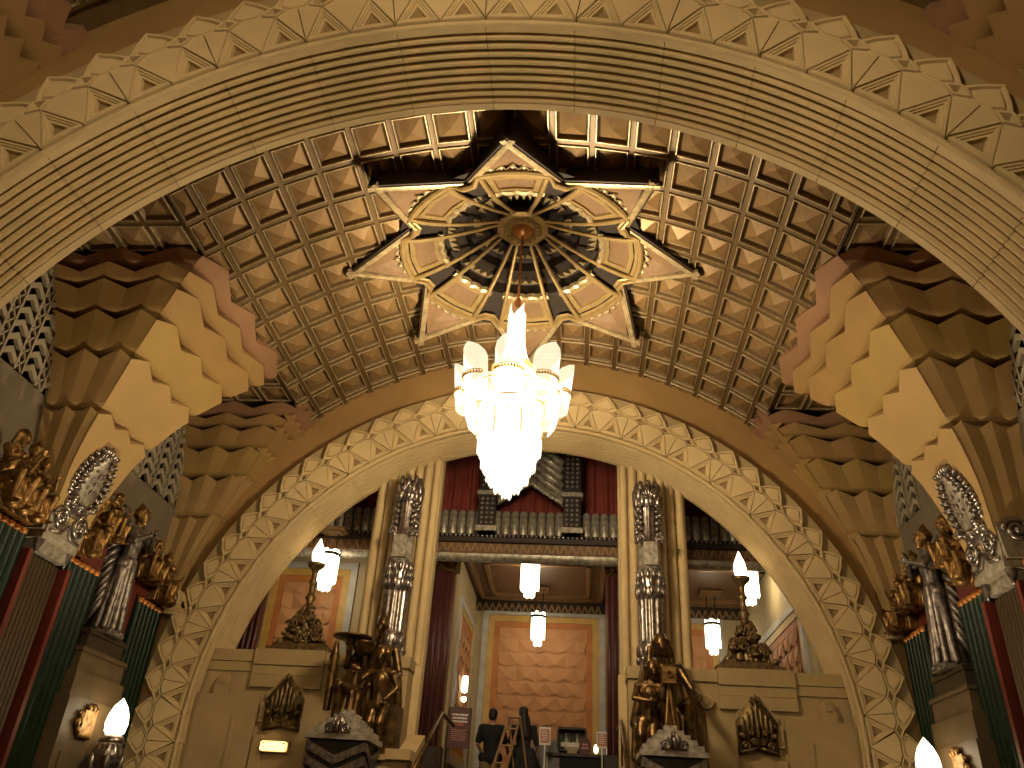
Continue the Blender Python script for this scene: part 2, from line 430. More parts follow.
def fan(name, label, sx, yc, half=0, group=None):
    """half: +1 keeps only the side and front towards -y of yc, -1 the other side"""
    root = thing(name, label, 'vault support', (sx*5.4, yc, 4.5), group)
    ox = sx*5.4
    def wid(ph):
        w_ = interp(ph, FPH, [f[0] for f in FT])
        return max(.07, (w_-.55)*.78) if half else w_
    for ti in range(len(TIERS)-1):
        pt, amp, mt = TIERS[ti]; pb, ampb, _ = TIERS[ti+1]
        pbx = pb+ampb+0.2; cove = min(2.0, .6*(pbx-pt))
        m = MB()
        def pt_on(face, u, t):
            """face: -1 side towards -y, 0 front, 1 side towards +y; u 0..1 across; t 0 bottom..1 top"""
            if face == 0:
                wv = u*6; peak = zig(wv)                      # 3 peaks
            elif face == -1: peak = zig((1-u)*5)
            else: peak = zig(u*5)
            top = pt-amp*peak
            ph = pbx+(top-pbx)*t
            sC = min(1, max(0, (pbx-ph)/cove)); proud = -.13+0.2*(1-(1-sC)**2.2)+.02*t+(0.02*peak*t if face else 0.004*peak*t)
            if ti == 0: proud *= .6
            W = wid(ph)+proud; R = interp(ph, FPH, FRR)-proud
            x = R*sin(rad(ph)); z = ZC+R*cos(rad(ph))
            if face == 0:
                y = -W+2*W*u
                if half: y = -half*(W*(1-u)-.06*u)
                return (sx*x-ox, y, z-4.5)
            y = face*W
            xx = x+(XW+.02-x)*(1-u if face == -1 else u)
            return (sx*xx-ox, y, z-4.5)
        faces = [0, -1, 1] if not half else [0, -half]
        nt = 14
        for fc in faces:
            nu = 24 if fc == 0 else 20
            us = [i/nu for i in range(nu+1)]
            if half and fc == 0: nu = 12; us = [i/nu for i in range(nu+1)]
            P = [[pt_on(fc, u, j/nt) for j in range(nt+1)] for u in us]
            for r_, u in zip(P, us):               # lip going back behind the top edge
                e = r_[-1]
                if fc == 0:
                    v = Vector((e[0]+ox, 0, e[2]+4.5-ZC)); v2 = v*((v.length+.14)/v.length)
                    r_.append((v2.x-ox, e[1]*.86 if not half else e[1], v2.z+ZC-4.5))
                else:
                    wt = u if fc == -1 else 1-u
                    r_.append((e[0]+sx*.14*wt, e[1]-math.copysign(.14, fc), e[2]+.02))
            m.grid(P)
        m.build('tier', mt, root)
    # plain stem under the lowest tier
    m = MB(); P = []
    for ph in (59.0, 62, 65, 68, 71, 73.0, 75.0):
        W = wid(ph)+.06; R = interp(ph, FPH, FRR)-.05; x = R*sin(rad(ph)); z = ZC+R*cos(rad(ph))-4.5
        if ph == 59.0: W -= .1; x += .1
        if ph > 72: x = 5.52+.04*(ph > 74)
        ys = [-W, -W, W, W]
        row = [(sx*(XW+.02)-ox, -W, z), (sx*x-ox, -W, z), (sx*x-ox, W, z), (sx*(XW+.02)-ox, W, z)]
        if half == 1: row = [(sx*(XW+.02)-ox, -W, z), (sx*x-ox, -W, z), (sx*x-ox, 0, z)]
        if half == -1: row = [(sx*x-ox, 0, z), (sx*x-ox, W, z), (sx*(XW+.02)-ox, W, z)]
        P.append(row)
    m.grid(P); m.build('stem', 'tier_cream', root)
    return root
G = 'fan-shaped vault supports'
fan('vault_fan', 'tall zigzag-tiered fan vault support above the left silver cartouche', -1, YB, 0, G)
fan('vault_fan', 'tall zigzag-tiered fan vault support above the right silver cartouche', 1, YB, 0, G)
fan('vault_fan', 'half fan vault support against the left shoulder of the far arch', -1, 12.1, 1, G)
fan('vault_fan', 'half fan vault support against the right shoulder of the far arch', 1, 12.1, 1, G)
fan('vault_fan', 'half fan vault support behind the left shoulder of the near arch', -1, 5.27, -1, G)
fan('vault_fan', 'half fan vault support behind the right shoulder of the near arch', 1, 5.27, -1, G)
fan('vault_fan', 'dark half fan vault support in the top left corner before the near arch', -1, 4.47, 1, G)
fan('vault_fan', 'dark half fan vault support in the top right corner before the near arch', 1, 4.47, 1, G)

# ================================================================== CEILING STAR
star = thing('ceiling_star', 'eight-pointed star ceiling rosette with gilt ribs above the chandelier', 'ceiling rosette', (0, YB, 8.6))
def spt(r, adeg, z): a = rad(adeg); return (r*sin(a), r*cos(a), z-8.6)
def vault_z(x): return ZC+math.sqrt(6.17**2-x*x)
RT, ZT, RVAL, ZV = 2.52, 8.60, 1.64, 8.93
for k in range(8):
    a = 45*k
    pts = [(RVAL, a-22.5, ZV), (RT, a, ZT), (RVAL, a+22.5, ZV)]
    # dark stepped fascia on both outer edges
    for q in (0, 1):
        p = Vector(spt(*pts[q])); e = Vector(spt(*pts[q+1]))
        d = (e-p); nrm = Vector((d.y, -d.x, 0)).normalized()
        c = Vector(spt(1, a, 0)); 
        if nrm.dot(Vector((c.x, c.y, 0))) < 0: nrm = -nrm
        m = MB(); P = []
        for t in (0, .25, .5, .75, 1):
            b = p+d*t; top = vault_z(b.x)-8.6+.05
            h = max(.02, top-b.z)
            P.append([tuple(b-nrm*.03), tuple(b+nrm*.0), tuple(b+nrm*.0+Vector((0, 0, min(.05, h*.3)))), tuple(b-nrm*.035+Vector((0, 0, min(.06, h*.34)))),
                      tuple(b-nrm*.035+Vector((0, 0, min(.12, h*.5)))), tuple(b-nrm*.075+Vector((0, 0, min(.14, h*.55)))), (b.x-nrm.x*.075, b.y-nrm.y*.075, top)])
        m.grid(P); m.build('fascia', 'dark_wood', star)
        # pale soffit bar along the edge
        m = MB(); P = []
        for t in (0, 1):
            b = p+d*t
            i1 = b-nrm*.03; i2 = b-nrm*.11
            P.append([tuple(i1+Vector((0, 0, .0))), tuple(i1+Vector((0, 0, -.018))), tuple(b-nrm*.055+Vector((0, 0, -.022))), tuple(b-nrm*.065+Vector((0, 0, -.006))), tuple(i2+Vector((0, 0, -.006))), tuple(i2+Vector((0, 0, .05)))])
        m.grid(P); m.build('edge_moulding', 'coffer_step', star)
    # sunk panel of the point, two leaning leaves
    m = MB(); m2 = MB()
    cen = Vector(spt(1.72, a, 8.99)); 
    L_ = Vector(spt(RVAL+.0, a-19, ZV+.01)); R_ = Vector(spt(RVAL+.0, a+19, ZV+.01)); T_ = Vector(spt(RT-.26, a, ZT+.09)); T0 = Vector(spt(RT-.5, a, ZT+.2))
    m.add([L_, T_, T0, cen], [(0, 1, 2, 3)]); m.add([R_, cen, T0, T_], [(0, 1, 2, 3)])
    m.build('point_panel', 'rose_panel', star)
    # scrollwork band between point panel and ring
    m = MB()
    for j in range(-3, 4):
        aa = a+j*4.6; rr = 1.80-.012*abs(j)
        m.ell(spt(rr, aa, 8.90), (.045, .045, .03), 8, 5)
        m.tube([spt(rr-.05, aa-2, 8.9), spt(rr+.04, aa, 8.895), spt(rr-.05, aa+2.2, 8.9)], .014, 5)
    m.build('scroll_band', 'coffer_step', star, True)
    # gilt rim segment
    m = MB(); P = []
    for j in range(7):
        aa = a-16+32*j/6
        P.append([spt(1.73, aa, 8.95), spt(1.73, aa, 8.865), spt(1.70, aa, 8.85), spt(1.66, aa, 8.86), spt(1.65, aa, 8.9), spt(1.61, aa, 8.915)])
    m.grid(P); m.build('rim', 'gilt', star)
    m = MB(); P = []
    for j, (aa, rr) in enumerate(((a+16, 1.73), (a+19.5, 1.60), (a+25.5, 1.60), (a+29, 1.73))):
        P.append([spt(rr, aa, 8.95), spt(rr, aa, 8.865), spt(rr-.03, aa, 8.85), spt(rr-.07, aa, 8.86), spt(rr-.08, aa, 8.9), spt(rr-.12, aa, 8.915)])
    m.grid(P); m.build('rim_return', 'gilt', star)
    # rose panel of the bowl with frame
    def trap(i, r0, r1, dz, ha):
        z0 = 8.93; z1 = 9.07
        zz = lambda r: z0+(z1-z0)*(1.60-r)/.42+dz
        return [spt(r0, a-ha, zz(r0)), spt(r0, a, zz(r0)-.005), spt(r0, a+ha, zz(r0)), spt(r1, a+ha, zz(r1)), spt(r1, a, zz(r1)), spt(r1, a-ha, zz(r1))]
    m = MB(); o_ = trap(0, 1.60, 1.18, 0, 14); i_ = trap(0, 1.53, 1.26, 0, 10.5); i2 = trap(0, 1.52, 1.27, .03, 10)
    m.cur = 0; m.add(o_+i_, [(j, (j+1) % 6, 6+(j+1) % 6, 6+j) for j in range(6)]); m.add(i_+i2, [(j, (j+1) % 6, 6+(j+1) % 6, 6+j) for j in range(6)])
    m.cur = 1; m.add(i2, [tuple(range(6))])
    bp = m.build('bowl_panel', ['gilt', 'rose_panel'], star)
    # wavy lip above the panel
    m = MB(); P = []
    for j in range(13):
        aa = a-18+36*j/12; rr = 1.17-.03*abs(sin(j*PI/3))
        P.append([spt(rr+.05, aa, 9.05), spt(rr+.01, aa, 9.035), spt(rr-.03, aa, 9.06), spt(rr-.03, aa, 9.13)])
    m.grid(P); m.build('scalloped_lip', 'coffer_step', star)
    # toothed rings in the dark well
    for rr, z, n_, nm in ((1.02, 9.28, 5, 'tooth_row'), (.66, 9.5, 4, 'tooth_row')):
        m = MB()
        for j in range(n_):
            aa = a+(j-(n_-1)/2)*(34/n_)
            hw = 34/n_*.5
            m.add([spt(rr+.06, aa-hw, z), spt(rr+.06, aa+hw, z), spt(rr-.07, aa, z-.02), spt(rr+.06, aa-hw, z+.06), spt(rr+.06, aa+hw, z+.06), spt(rr-.05, aa, z+.05)],
                  [(0, 1, 2), (3, 5, 4), (0, 2, 5, 3), (1, 4, 5, 2), (0, 3, 4, 1)])
        m.build(nm, 'coffer_step', star)
    # two ribs
    for s in (-1, 1):
        m = MB(); P = []
        for j in range(9):
            t = j/8; r = 1.66+(.34-1.66)*t; z = 8.87+.60*t**1.35
            aa = a+s*(14.6+1.5*t)
            x, y, zz = spt(r, aa, z); ar = rad(aa); tx, ty = cos(ar), -sin(ar); hw = .034-.008*t; hh = .03
            P.append([(x-tx*hw, y-ty*hw, zz+hh), (x-tx*hw, y-ty*hw, zz), (x-tx*hw*.4, y-ty*hw*.4, zz-hh*.6), (x+tx*hw*.4, y+ty*hw*.4, zz-hh*.6), (x+tx*hw, y+ty*hw, zz), (x+tx*hw, y+ty*hw, zz+hh)])
        m.grid(P); m.build('rib', 'gilt', star)
# well above
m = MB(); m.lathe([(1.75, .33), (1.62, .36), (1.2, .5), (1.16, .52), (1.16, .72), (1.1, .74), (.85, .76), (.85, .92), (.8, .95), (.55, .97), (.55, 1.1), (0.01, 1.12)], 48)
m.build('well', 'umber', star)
m = MB(); m.lathe([(.36, .98), (.40, .9), (.40, .86), (.34, .83), (.30, .84), (.27, .80), (.20, .80), (.17, .83), (.1, .83)], 8, a0=PI/8); m.build('hub', 'gilt', star)
m = MB()
for k in range(16):
    a = 2*PI*k/16; m.ell((.235*cos(a), .235*sin(a), .80), (.03, .03, .02), 6, 4)
m.build('hub_beads', 'gilt', star, True)
m = MB(); m.lathe([(.15, .84), (.145, .80), (.11, .76), (.05, .735), (.02, .72), (.0, .72)], 20); m.build('hub_cup', 'copper', star, True)

# ================================================================== CHANDELIER
def chandelier(loc, label, rodtop, near_f=(1, 1)):
    ch = thing('chandelier', label, 'chandelier', loc)
    z0 = 5.25
    m = MB(); m.tube([(0, 0, 8.0-z0-.55), (0, 0, rodtop-z0)], .018, 8); m.lathe([(.03, 2.95), (.05, 2.9), (.03, 2.82)], 10); m.build('rod', 'copper', ch, True)
    # centre spire of tall blades
    for k in range(8):
        a = 2*PI*(k+.5)/8; h = 8.0-z0 if k % 2 == 0 else 7.86-z0
        m = MB(); P = []
        for j in range(8):
            t = j/7; z = 7.03-z0+(h-.12-(7.03-z0))*t
            r = .105+.16*(1-t)**4; hw = .058+.03*(1-t)**3
            ex = .1 if j == 7 else 0
            P.append([(r, -hw, z), (r+.012, 0, z+ex), (r, hw, z+ex*2)])
        m.grid(P); o = m.build('spire_blade', 'spire_glass', ch, rot=(0, 0, a))
    m = MB(); m.lathe([(.0, 1.76), (.26, 1.76), (.30, 1.8), (.26, 1.84), (.08, 1.95), (.03, 2.4)], 16); m.build('spire_collar', 'brass', ch)
    # eight petal cups
    for k in range(8):
        a = 2*PI*k/8
        o = MB(); P = []
        for j in range(9):
            t = j/8; z = 6.42-z0+.5*t+.0
            row = []
            for i in range(9):
                u = -1+2*i/8; b = u*2.1
                rr = .15+.02*t
                top = z+(.2*(1-abs(u))**.9*t**2)
                row.append((.58+.06*t+rr*cos(b)*.9, rr*sin(b)*1.1, top))
            P.append(row)
        o.grid(P); cup = o.build('cup', 'lamp_glass', ch, True, rot=(0, 0, a))
        b_ = MB(); 
        for i in range(13):
            u = -1.3+2.6*i/12
            b_.ell((.61+.15*cos(u), .18*sin(u), 6.66-z0), (.016, .016, .022), 6, 4)
        b_.tube([(.61+.152*cos(-1.3+2.6*i/12), .182*sin(-1.3+2.6*i/12), 6.64-z0) for i in range(13)], .007, 5)
        b_.tube([(.61+.152*cos(-1.3+2.6*i/12), .182*sin(-1.3+2.6*i/12), 6.69-z0) for i in range(13)], .007, 5)
        b_.build('band', 'brass', cup)
        # short drop panel under each cup
        d_ = MB(); d_.add([(.60, -.13, 6.40-z0), (.60, .13, 6.40-z0), (.55, .11, 6.22-z0), (.55, -.11, 6.22-z0), (.575, -.13, 6.40-z0), (.575, .13, 6.40-z0), (.53, .11, 6.22-z0), (.53, -.11, 6.22-z0)],
                   [(0, 1, 2, 3), (4, 7, 6, 5), (0, 3, 7, 4), (1, 5, 6, 2), (0, 4, 5, 1), (3, 2, 6, 7)])
        d_.build('drop_panel', 'lamp_glass', ch, rot=(0, 0, a+PI/8))
    # octagonal dish
    m = MB(); m.lathe([(.64, 6.66-z0), (.66, 6.58-z0), (.44, 6.46-z0), (.42, 6.48-z0), (.3, 6.62-z0), (.3, 6.9-z0), (.24, 7.02-z0)], 8, a0=PI/8); m.build('dish', 'lamp_glass', ch)
    m = MB()
    for r, z, w_ in ((.665, 6.58, .011), (.445, 6.455, .016), (.395, 6.2, .008)):
        c = [(r*cos(PI/8+k*PI/4), r*sin(PI/8+k*PI/4), z-z0) for k in range(9)]
        for k in range(8): m.tube([c[k], c[k+1]], w_, 6)
    for k in range(8):
        a = PI/8+k*PI/4; m.tube([(.665*cos(a), .665*sin(a), 6.58-z0), (.445*cos(a), .445*sin(a), 6.455-z0)], .008, 5)
        if k % 2 == 0 or 1: m.tube([(.425*cos(a), .425*sin(a), 6.46-z0), (.425*cos(a), .425*sin(a), 5.98-z0)], .012, 5); m.ell((.425*cos(a), .425*sin(a), 5.97-z0), (.02, .02, .03), 6, 4)
        a2 = k*PI/4; m.ell((.40*cos(a2), .40*sin(a2), 6.24-z0), (.016, .016, .05), 6, 5)
    m.build('brass_frame', 'brass', ch)
    # hanging glass rods in stepped tiers
    for r, n_, zt, zb, hw in ((.39, 24, 6.46, 5.82, .047), (.33, 20, 6.3, 5.62, .048), (.25, 16, 6.1, 5.45, .045), (.15, 10, 5.9, 5.33, .042), (.05, 5, 5.8, 5.25, .03)):
        me = MB(); me.box((-.008, -hw, 0), (.008, hw, zt-zb)); me.add([(-.008, -hw, 0), (.008, -hw, 0), (.008, hw, 0), (-.008, hw, 0), (0, 0, -.035)], [(0, 1, 4), (1, 2, 4), (2, 3, 4), (3, 0, 4)])
        me = me.mesh('glass_rod', 'lamp_glass')
        for k in range(n_):
            a = 2*PI*(k+.5)/n_
            obj('glass_rod', me, ch, (r*cos(a), r*sin(a), zb-z0+(.03 if k % 2 else 0)), (0, 0, a))
    for r, a, z, pw in [(0, 0, 6.02, BULB_LOW*near_f[0])]+[(.27, PI/4+k*PI/2, 6.33, BULB_HIGH*near_f[1]) for k in range(4)]:
        ld = bpy.data.lights.new('bulb', 'POINT'); ld.energy = pw; ld.color = WARM; ld.shadow_soft_size = .09
        lo = bpy.data.objects.new('bulb', ld); COL.objects.link(lo); lo.parent = ch; lo.location = (r*cos(a), r*sin(a), z-z0)
    return ch
chandelier((0, YB, 5.25), 'great tiered glass chandelier hanging below the ceiling star', 9.34)
chandelier((0, 2*4.85-YB, 5.25), 'matching glass chandelier of the bay before the near arch', 9.2, (1.5, .5))

# ================================================================== FLESH: figures and cast ornaments as single continuous surfaces
def cap_mesh(m, p0, p1, r0, r1, seg=10):
    p0, p1 = Vector(p0), Vector(p1); d = p1-p0; L = d.length
    t = d.normalized() if L > 1e-6 else Vector((0, 0, 1))
    ref = Vector((0, 0, 1)) if abs(t.z) < .9 else Vector((1, 0, 0)); b = t.cross(ref).normalized(); c = t.cross(b)
    P = []
    for i in range(4): th = -PI/2+PI/2*i/4; P.append((p0+t*(r0*sin(th)), r0*cos(th)))
    P.append((p0, r0)); P.append((p1, r1))
    for i in range(1, 5): th = PI/2*i/4; P.append((p1+t*(r1*sin(th)), r1*cos(th)))
    m.grid([[q+(b*cos(2*PI*k/seg)+c*sin(2*PI*k/seg))*max(rr, 1e-4) for k in range(seg)] for q, rr in P], wrap=True)
def blob(name, prims, voxel, matname, parent=None, loc=(0, 0, 0), rz=0, sc=1, smooth=3):
    m = MB()
    for p in prims:
        if p[0] == 'c': cap_mesh(m, *p[1:])
        elif p[0] == 'e': m.ell(p[1], p[2], 14, 10, Euler(p[3]).to_matrix() if len(p) > 3 else None)
        elif p[0] == 'b':
            o = MB().cbox((0, 0, 0), p[2]); R_ = Euler(p[3]).to_matrix() if len(p) > 3 else Matrix.Identity(3)
            m.add([R_ @ Vector(v)+Vector(p[1]) for v in o.v], o.f)
    me = bpy.data.meshes.new(name); me.from_pydata(m.v, [], m.f)
    bm = bmesh.new(); bm.from_mesh(me); bmesh.ops.remove_doubles(bm, verts=bm.verts, dist=2e-4); bmesh.ops.recalc_face_normals(bm, faces=bm.faces); bm.to_mesh(me); bm.free()
    t = bpy.data.objects.new('tmp', me); COL.objects.link(t)
    r = t.modifiers.new('r', 'REMESH'); r.mode = 'VOXEL'; r.voxel_size = voxel; r.use_smooth_shade = True
    s = t.modifiers.new('s', 'SMOOTH'); s.iterations = smooth; s.factor = .5
    dg = bpy.context.evaluated_depsgraph_get(); dg.update()
    me2 = bpy.data.meshes.new_from_object(t.evaluated_get(dg)); bpy.data.objects.remove(t); bpy.data.meshes.remove(me)
    me2.name = name; me2.materials.clear(); me2.materials.append(MATS[matname])
    me2.polygons.foreach_set('use_smooth', [True]*len(me2.polygons))
    return obj(name, me2, parent, loc, (0, 0, rz), (sc,)*3)
def head(c, face=(0, -1, 0), s=1.0, hair='short', tilt=0):
    """face features on an adult head (height 0.23) centred at c, looking along face"""
    c = Vector(c); f = Vector(face).normalized(); side = f.cross(Vector((0, 0, 1))).normalized(); up = side.cross(f)
    q = lambda a, b, d: tuple(c+(f*a+side*b+up*d)*s)
    P = [('e', q(0, 0, .02), (.078*s, .09*s, .105*s)), ('c', q(.045, 0, -.02), q(.04, 0, -.085), .055*s, .038*s),
         ('c', q(.085, 0, .025), q(.118, 0, -.025), .014*s, .02*s), ('c', q(.074, -.045, .036), q(.074, .045, .036), .013*s, .013*s),
         ('c', q(.082, -.022, -.062), q(.082, .022, -.062), .010*s, .010*s), ('e', q(.07, 0, -.1), (.024*s,)*3),
         ('e', q(.066, -.036, .008), (.018*s,)*3), ('e', q(.066, .036, .008), (.018*s,)*3)]
    for b in (-1, 1): P.append(('e', q(-.005, b*.08, .0), (.02*s, .014*s, .032*s)))
    if hair == 'short': P += [('e', q(-.04, 0, .055), (.08*s, .095*s, .085*s))]
    if hair == 'bob': P += [('e', q(-.045, 0, .055), (.08*s, .095*s, .085*s)), ('c', q(-.03, -.08, .03), q(-.02, -.085, -.13), .045*s, .04*s), ('c', q(-.03, .08, .03), q(-.02, .085, -.13), .045*s, .04*s), ('c', q(-.06, 0, .03), q(-.06, 0, -.14), .07*s, .06*s)]
    if hair == 'crown': P += [('e', q(-.02, 0, .05), (.09*s, .1*s, .085*s)), ('c', q(.06, -.06, .09), q(.06, .06, .09), .02*s, .02*s), ('c', q(-.02, 0, .12), q(-.03, 0, .17), .06*s, .03*s)]
    return P
def hand(w_, d, curl, s=1.0, thumb=(0, 0, 1)):
    """palm from wrist w_ along d; fingers bend towards curl"""
    w_ = Vector(w_); d = Vector(d).normalized(); cu = Vector(curl).normalized(); sd = d.cross(cu).normalized()
    P = [('c', w_, w_+d*.05*s, .026*s, .034*s)]
    pal = w_+d*.075*s
    for i, (o, l) in enumerate(((-.03, .062), (-.01, .074), (.011, .07), (.031, .054))):
        a = pal+sd*o*s; b = a+(d*.75+cu*.4).normalized()*l*.55*s; e = b+(d*.3+cu*.9).normalized()*l*.5*s
        P += [('c', a, b, .0125*s, .011*s), ('c', b, e, .011*s, .009*s)]
    tb = w_+d*.03*s-sd*.03*s; P += [('c', tb, tb+(d*.5-sd*.7+cu*.3)*.045*s, .014*s, .012*s), ('c', tb+(d*.5-sd*.7+cu*.3)*.045*s, tb+(d*.9-sd*.75+cu*.6)*.07*s, .012*s, .01*s)]
    return P
def torso(pel, ch, shL, shR, hipL, hipR, neck, s=1.0, female=False):
    pel, ch = Vector(pel), Vector(ch); P = []
    wst = pel.lerp(ch, .5)
    P += [('c', hipL, hipR, .105*s, .105*s), ('c', pel, wst, .125*s, .105*s if female else .12*s), ('c', wst, ch, .11*s, .135*s), ('c', shL, shR, .065*s, .065*s), ('c', ch, neck, .1*s, .055*s)]
    P += [('e', tuple(ch), (.155*s, .11*s, .14*s))]
    return P
def limb(a, b, c, r): return [('c', a, b, r[0], r[1]), ('c', b, c, r[1]*.98, r[2])]

# ================================================================== BEYOND THE FAR ARCH
# parapet walls either side of the stair
def volute_pts_e(c, sx, r): return [(c[0]+sx*r*(1-i/18)*cos(i*.6), c[1]-.01*i/16, c[2]+r*(1-i/18)*sin(i*.6)) for i in range(16)]
def parapet(s, label):
    root = struct(obj('wall_parapet_' + ('left' if s < 0 else 'right'), None, None, (0, 12.2, 0)), label)
    X = lambda a, b: sorted((s*a, s*b))
    def bx(nm, x0, x1, y0, y1, z0, z1, mt='stone_wall'):
        a, b = X(x0, x1); return MB().box((a, y0-12.2, z0), (b, y1-12.2, z1)).build(nm, mt, root)
    bx('core', 1.62, 5.0, 12.24, 12.9, 0, 3.98)
    bx('coping', 2.9, 3.98, 12.16, 12.95, 3.82, 4.05); bx('coping', 1.6, 2.895, 12.2, 12.9, 3.86, 4.03); bx('coping', 3.985, 5.0, 12.2, 12.9, 3.86, 4.03)
    bx('fillet', 2.9, 3.98, 12.185, 12.25, 3.68, 3.815); bx('fillet', 3.985, 5, 12.215, 12.25, 3.72, 3.85)
    bx('slab', 2.9, 3.98, 12.18, 12.26, 3.5, 3.675); bx('slab', 2.7, 3.1, 12.18, 12.26, 2.2, 3.4); bx('slab', 3.78, 4.9, 12.17, 12.26, 0.3, 3.38)
    bx('slab', 3.1, 3.78, 12.2, 12.26, 2.2, 2.92)
    bx('slab', 4.05, 4.12, 12.15, 12.26, 1.6, 3.1); bx('slab', 3.6, 3.75, 12.16, 12.26, 2.0, 2.85); bx('slab', 4.28, 4.5, 12.165, 12.26, 3.36, 3.52)
    m = MB(); m.lathe([(.0, .03), (.045, .028), (.055, .015), (.085, .015), (.1, 0), (.1, -.05)], 20)
    m.build('roundel', 'stone_wall', root, loc=(s*4.39, -.02, 3.57), rot=(PI/2, 0, 0))
    m = MB(); m.lathe([(.0, .03), (.045, .028), (.055, .015), (.085, .015), (.1, 0), (.1, -.05)], 20)
    m.build('roundel', 'stone_wall', root, loc=(s*2.72, -.02, 3.57), rot=(PI/2, 0, 0))
    bx('pedestal', 1.5, 2.62, 11.55, 12.3, 0, 2.55); bx('pedestal_cap', 1.47, 2.65, 11.5, 12.3, 2.55, 2.62)
    # bronze emblem: upright flutes under a leafy peak
    em = MB()
    em.prism([(-.27, -.37), (-.14, -.32), (0, -.29), (.14, -.32), (.27, -.37), (.29, .06), (.2, .2), (.07, .34), (0, .42), (-.07, .34), (-.2, .2), (-.29, .06)], lambda p, d: (p[0], d, p[1]), -.02, .02, capback=True)
    for i in range(-4, 5):
        x = i*.062; zt_e = .34-.072*abs(i)
        em.tube([(x*.95, -.03, -.22), (x, -.04, 0), (x, -.05, zt_e-.06), (x, -.03, zt_e)], [.02, .026, .026, .012], 7)
    for sx in (-1, 1):
        for i, (x, z, r) in enumerate(((.06, -.2, .05), (.17, -.25, .06), (.1, -.08, .045), (.22, -.12, .035))):
            em.tube(volute_pts_e((sx*x, -.07, z), sx, r), .013, 5); em.ell((sx*x, -.07, z), (.02, .02, .02), 6, 5)
        em.tube([(sx*.03, -.06, .28), (sx*.08, -.08, .33), (sx*.05, -.06, .39)], .015, 5)
        em.tube([(0, -.05, -.26), (sx*.12, -.07, -.3), (sx*.26, -.05, -.33)], .022, 6)
    em.ell((0, -.07, .38), (.03, .03, .05), 8, 6); em.tube([(0, -.08, -.24), (0, -.1, 0), (0, -.06, .2)], [.03, .02, .01], 6)
    b_ = em.build('emblem', 'bronze_dull', root, True, loc=(s*3.38, -.02, 3.27)); b_['label'] = 'bronze fluted emblem with a leafy peak'
    bk = MB(); bk.prism([(-.36, -.28), (.36, -.28), (.36, .0), (.3, .0), (.3, .12), (.0, .4), (-.3, .12), (-.3, 0), (-.36, 0)], lambda p, d: (p[0], d, p[1]), -.012, .03)
    bk.build('emblem_niche', 'stone_wall', root, loc=(s*3.38, -.005, 3.3))
    return root
pl = parapet(-1, 'cream stone parapet wall with bronze emblem, left of the stair')
parapet(1, 'cream stone parapet wall with bronze emblem, right of the stair')
# small lit plaque on the left parapet
pp = atY(273, 746, 12.1)
t = thing('lit_plaque', 'small glowing yellow wall lamp box low on the left parapet', 'wall lamp', (pp.x, 12.17, pp.z))
m = MB(); m.box((-.21, -.04, -.075), (.21, 0, .075)); m.build('backplate', 'brass', t)
m = MB(); m.prism([(-.19, -.05), (-.16, -.065), (.16, -.065), (.19, -.05), (.19, .05), (.16, .065), (-.16, .065), (-.19, .05)], lambda p, d: (p[0], d, p[1]), -.07, -.03); m.build('diffuser', 'plaque_glow', t)
for s in (-1, 1): MB().ell((s*.15, -.075, .04), (.014, .01, .014), 8, 5).build('screw', 'brass', t)

# fluted pilasters carrying the columns
for s in (-1, 1):
    root = struct(obj('trim_3' if s < 0 else 'trim_4', None, None, (s*2.1, 12.8, 4.0)), 'fluted cream pilaster behind the %s silver column' % ('left' if s < 0 else 'right'))
    n = 7; wd = 1.1/n
    for i in range(n):
        x0 = -.55+i*wd; off = .1*abs(i-3)/3
        m = MB(); P = []
        for j in range(9):
            a = PI*j/8; P.append([(x0+wd/2-cos(a)*wd*.45, .01+off*.5-sin(a)*.085, -4.0), (x0+wd/2-cos(a)*wd*.45, .01+off*.5-sin(a)*.085, 3.72)])
        m.grid(P); m.build('flute', 'stone', root, True)
    MB().box((-.56, .07, -4), (.56, .3, 3.9)).build('core', 'stone', root)
    MB().box((-.6, -.16, -4), (.6, .06, -.02)).build('plinth', 'stone', root)

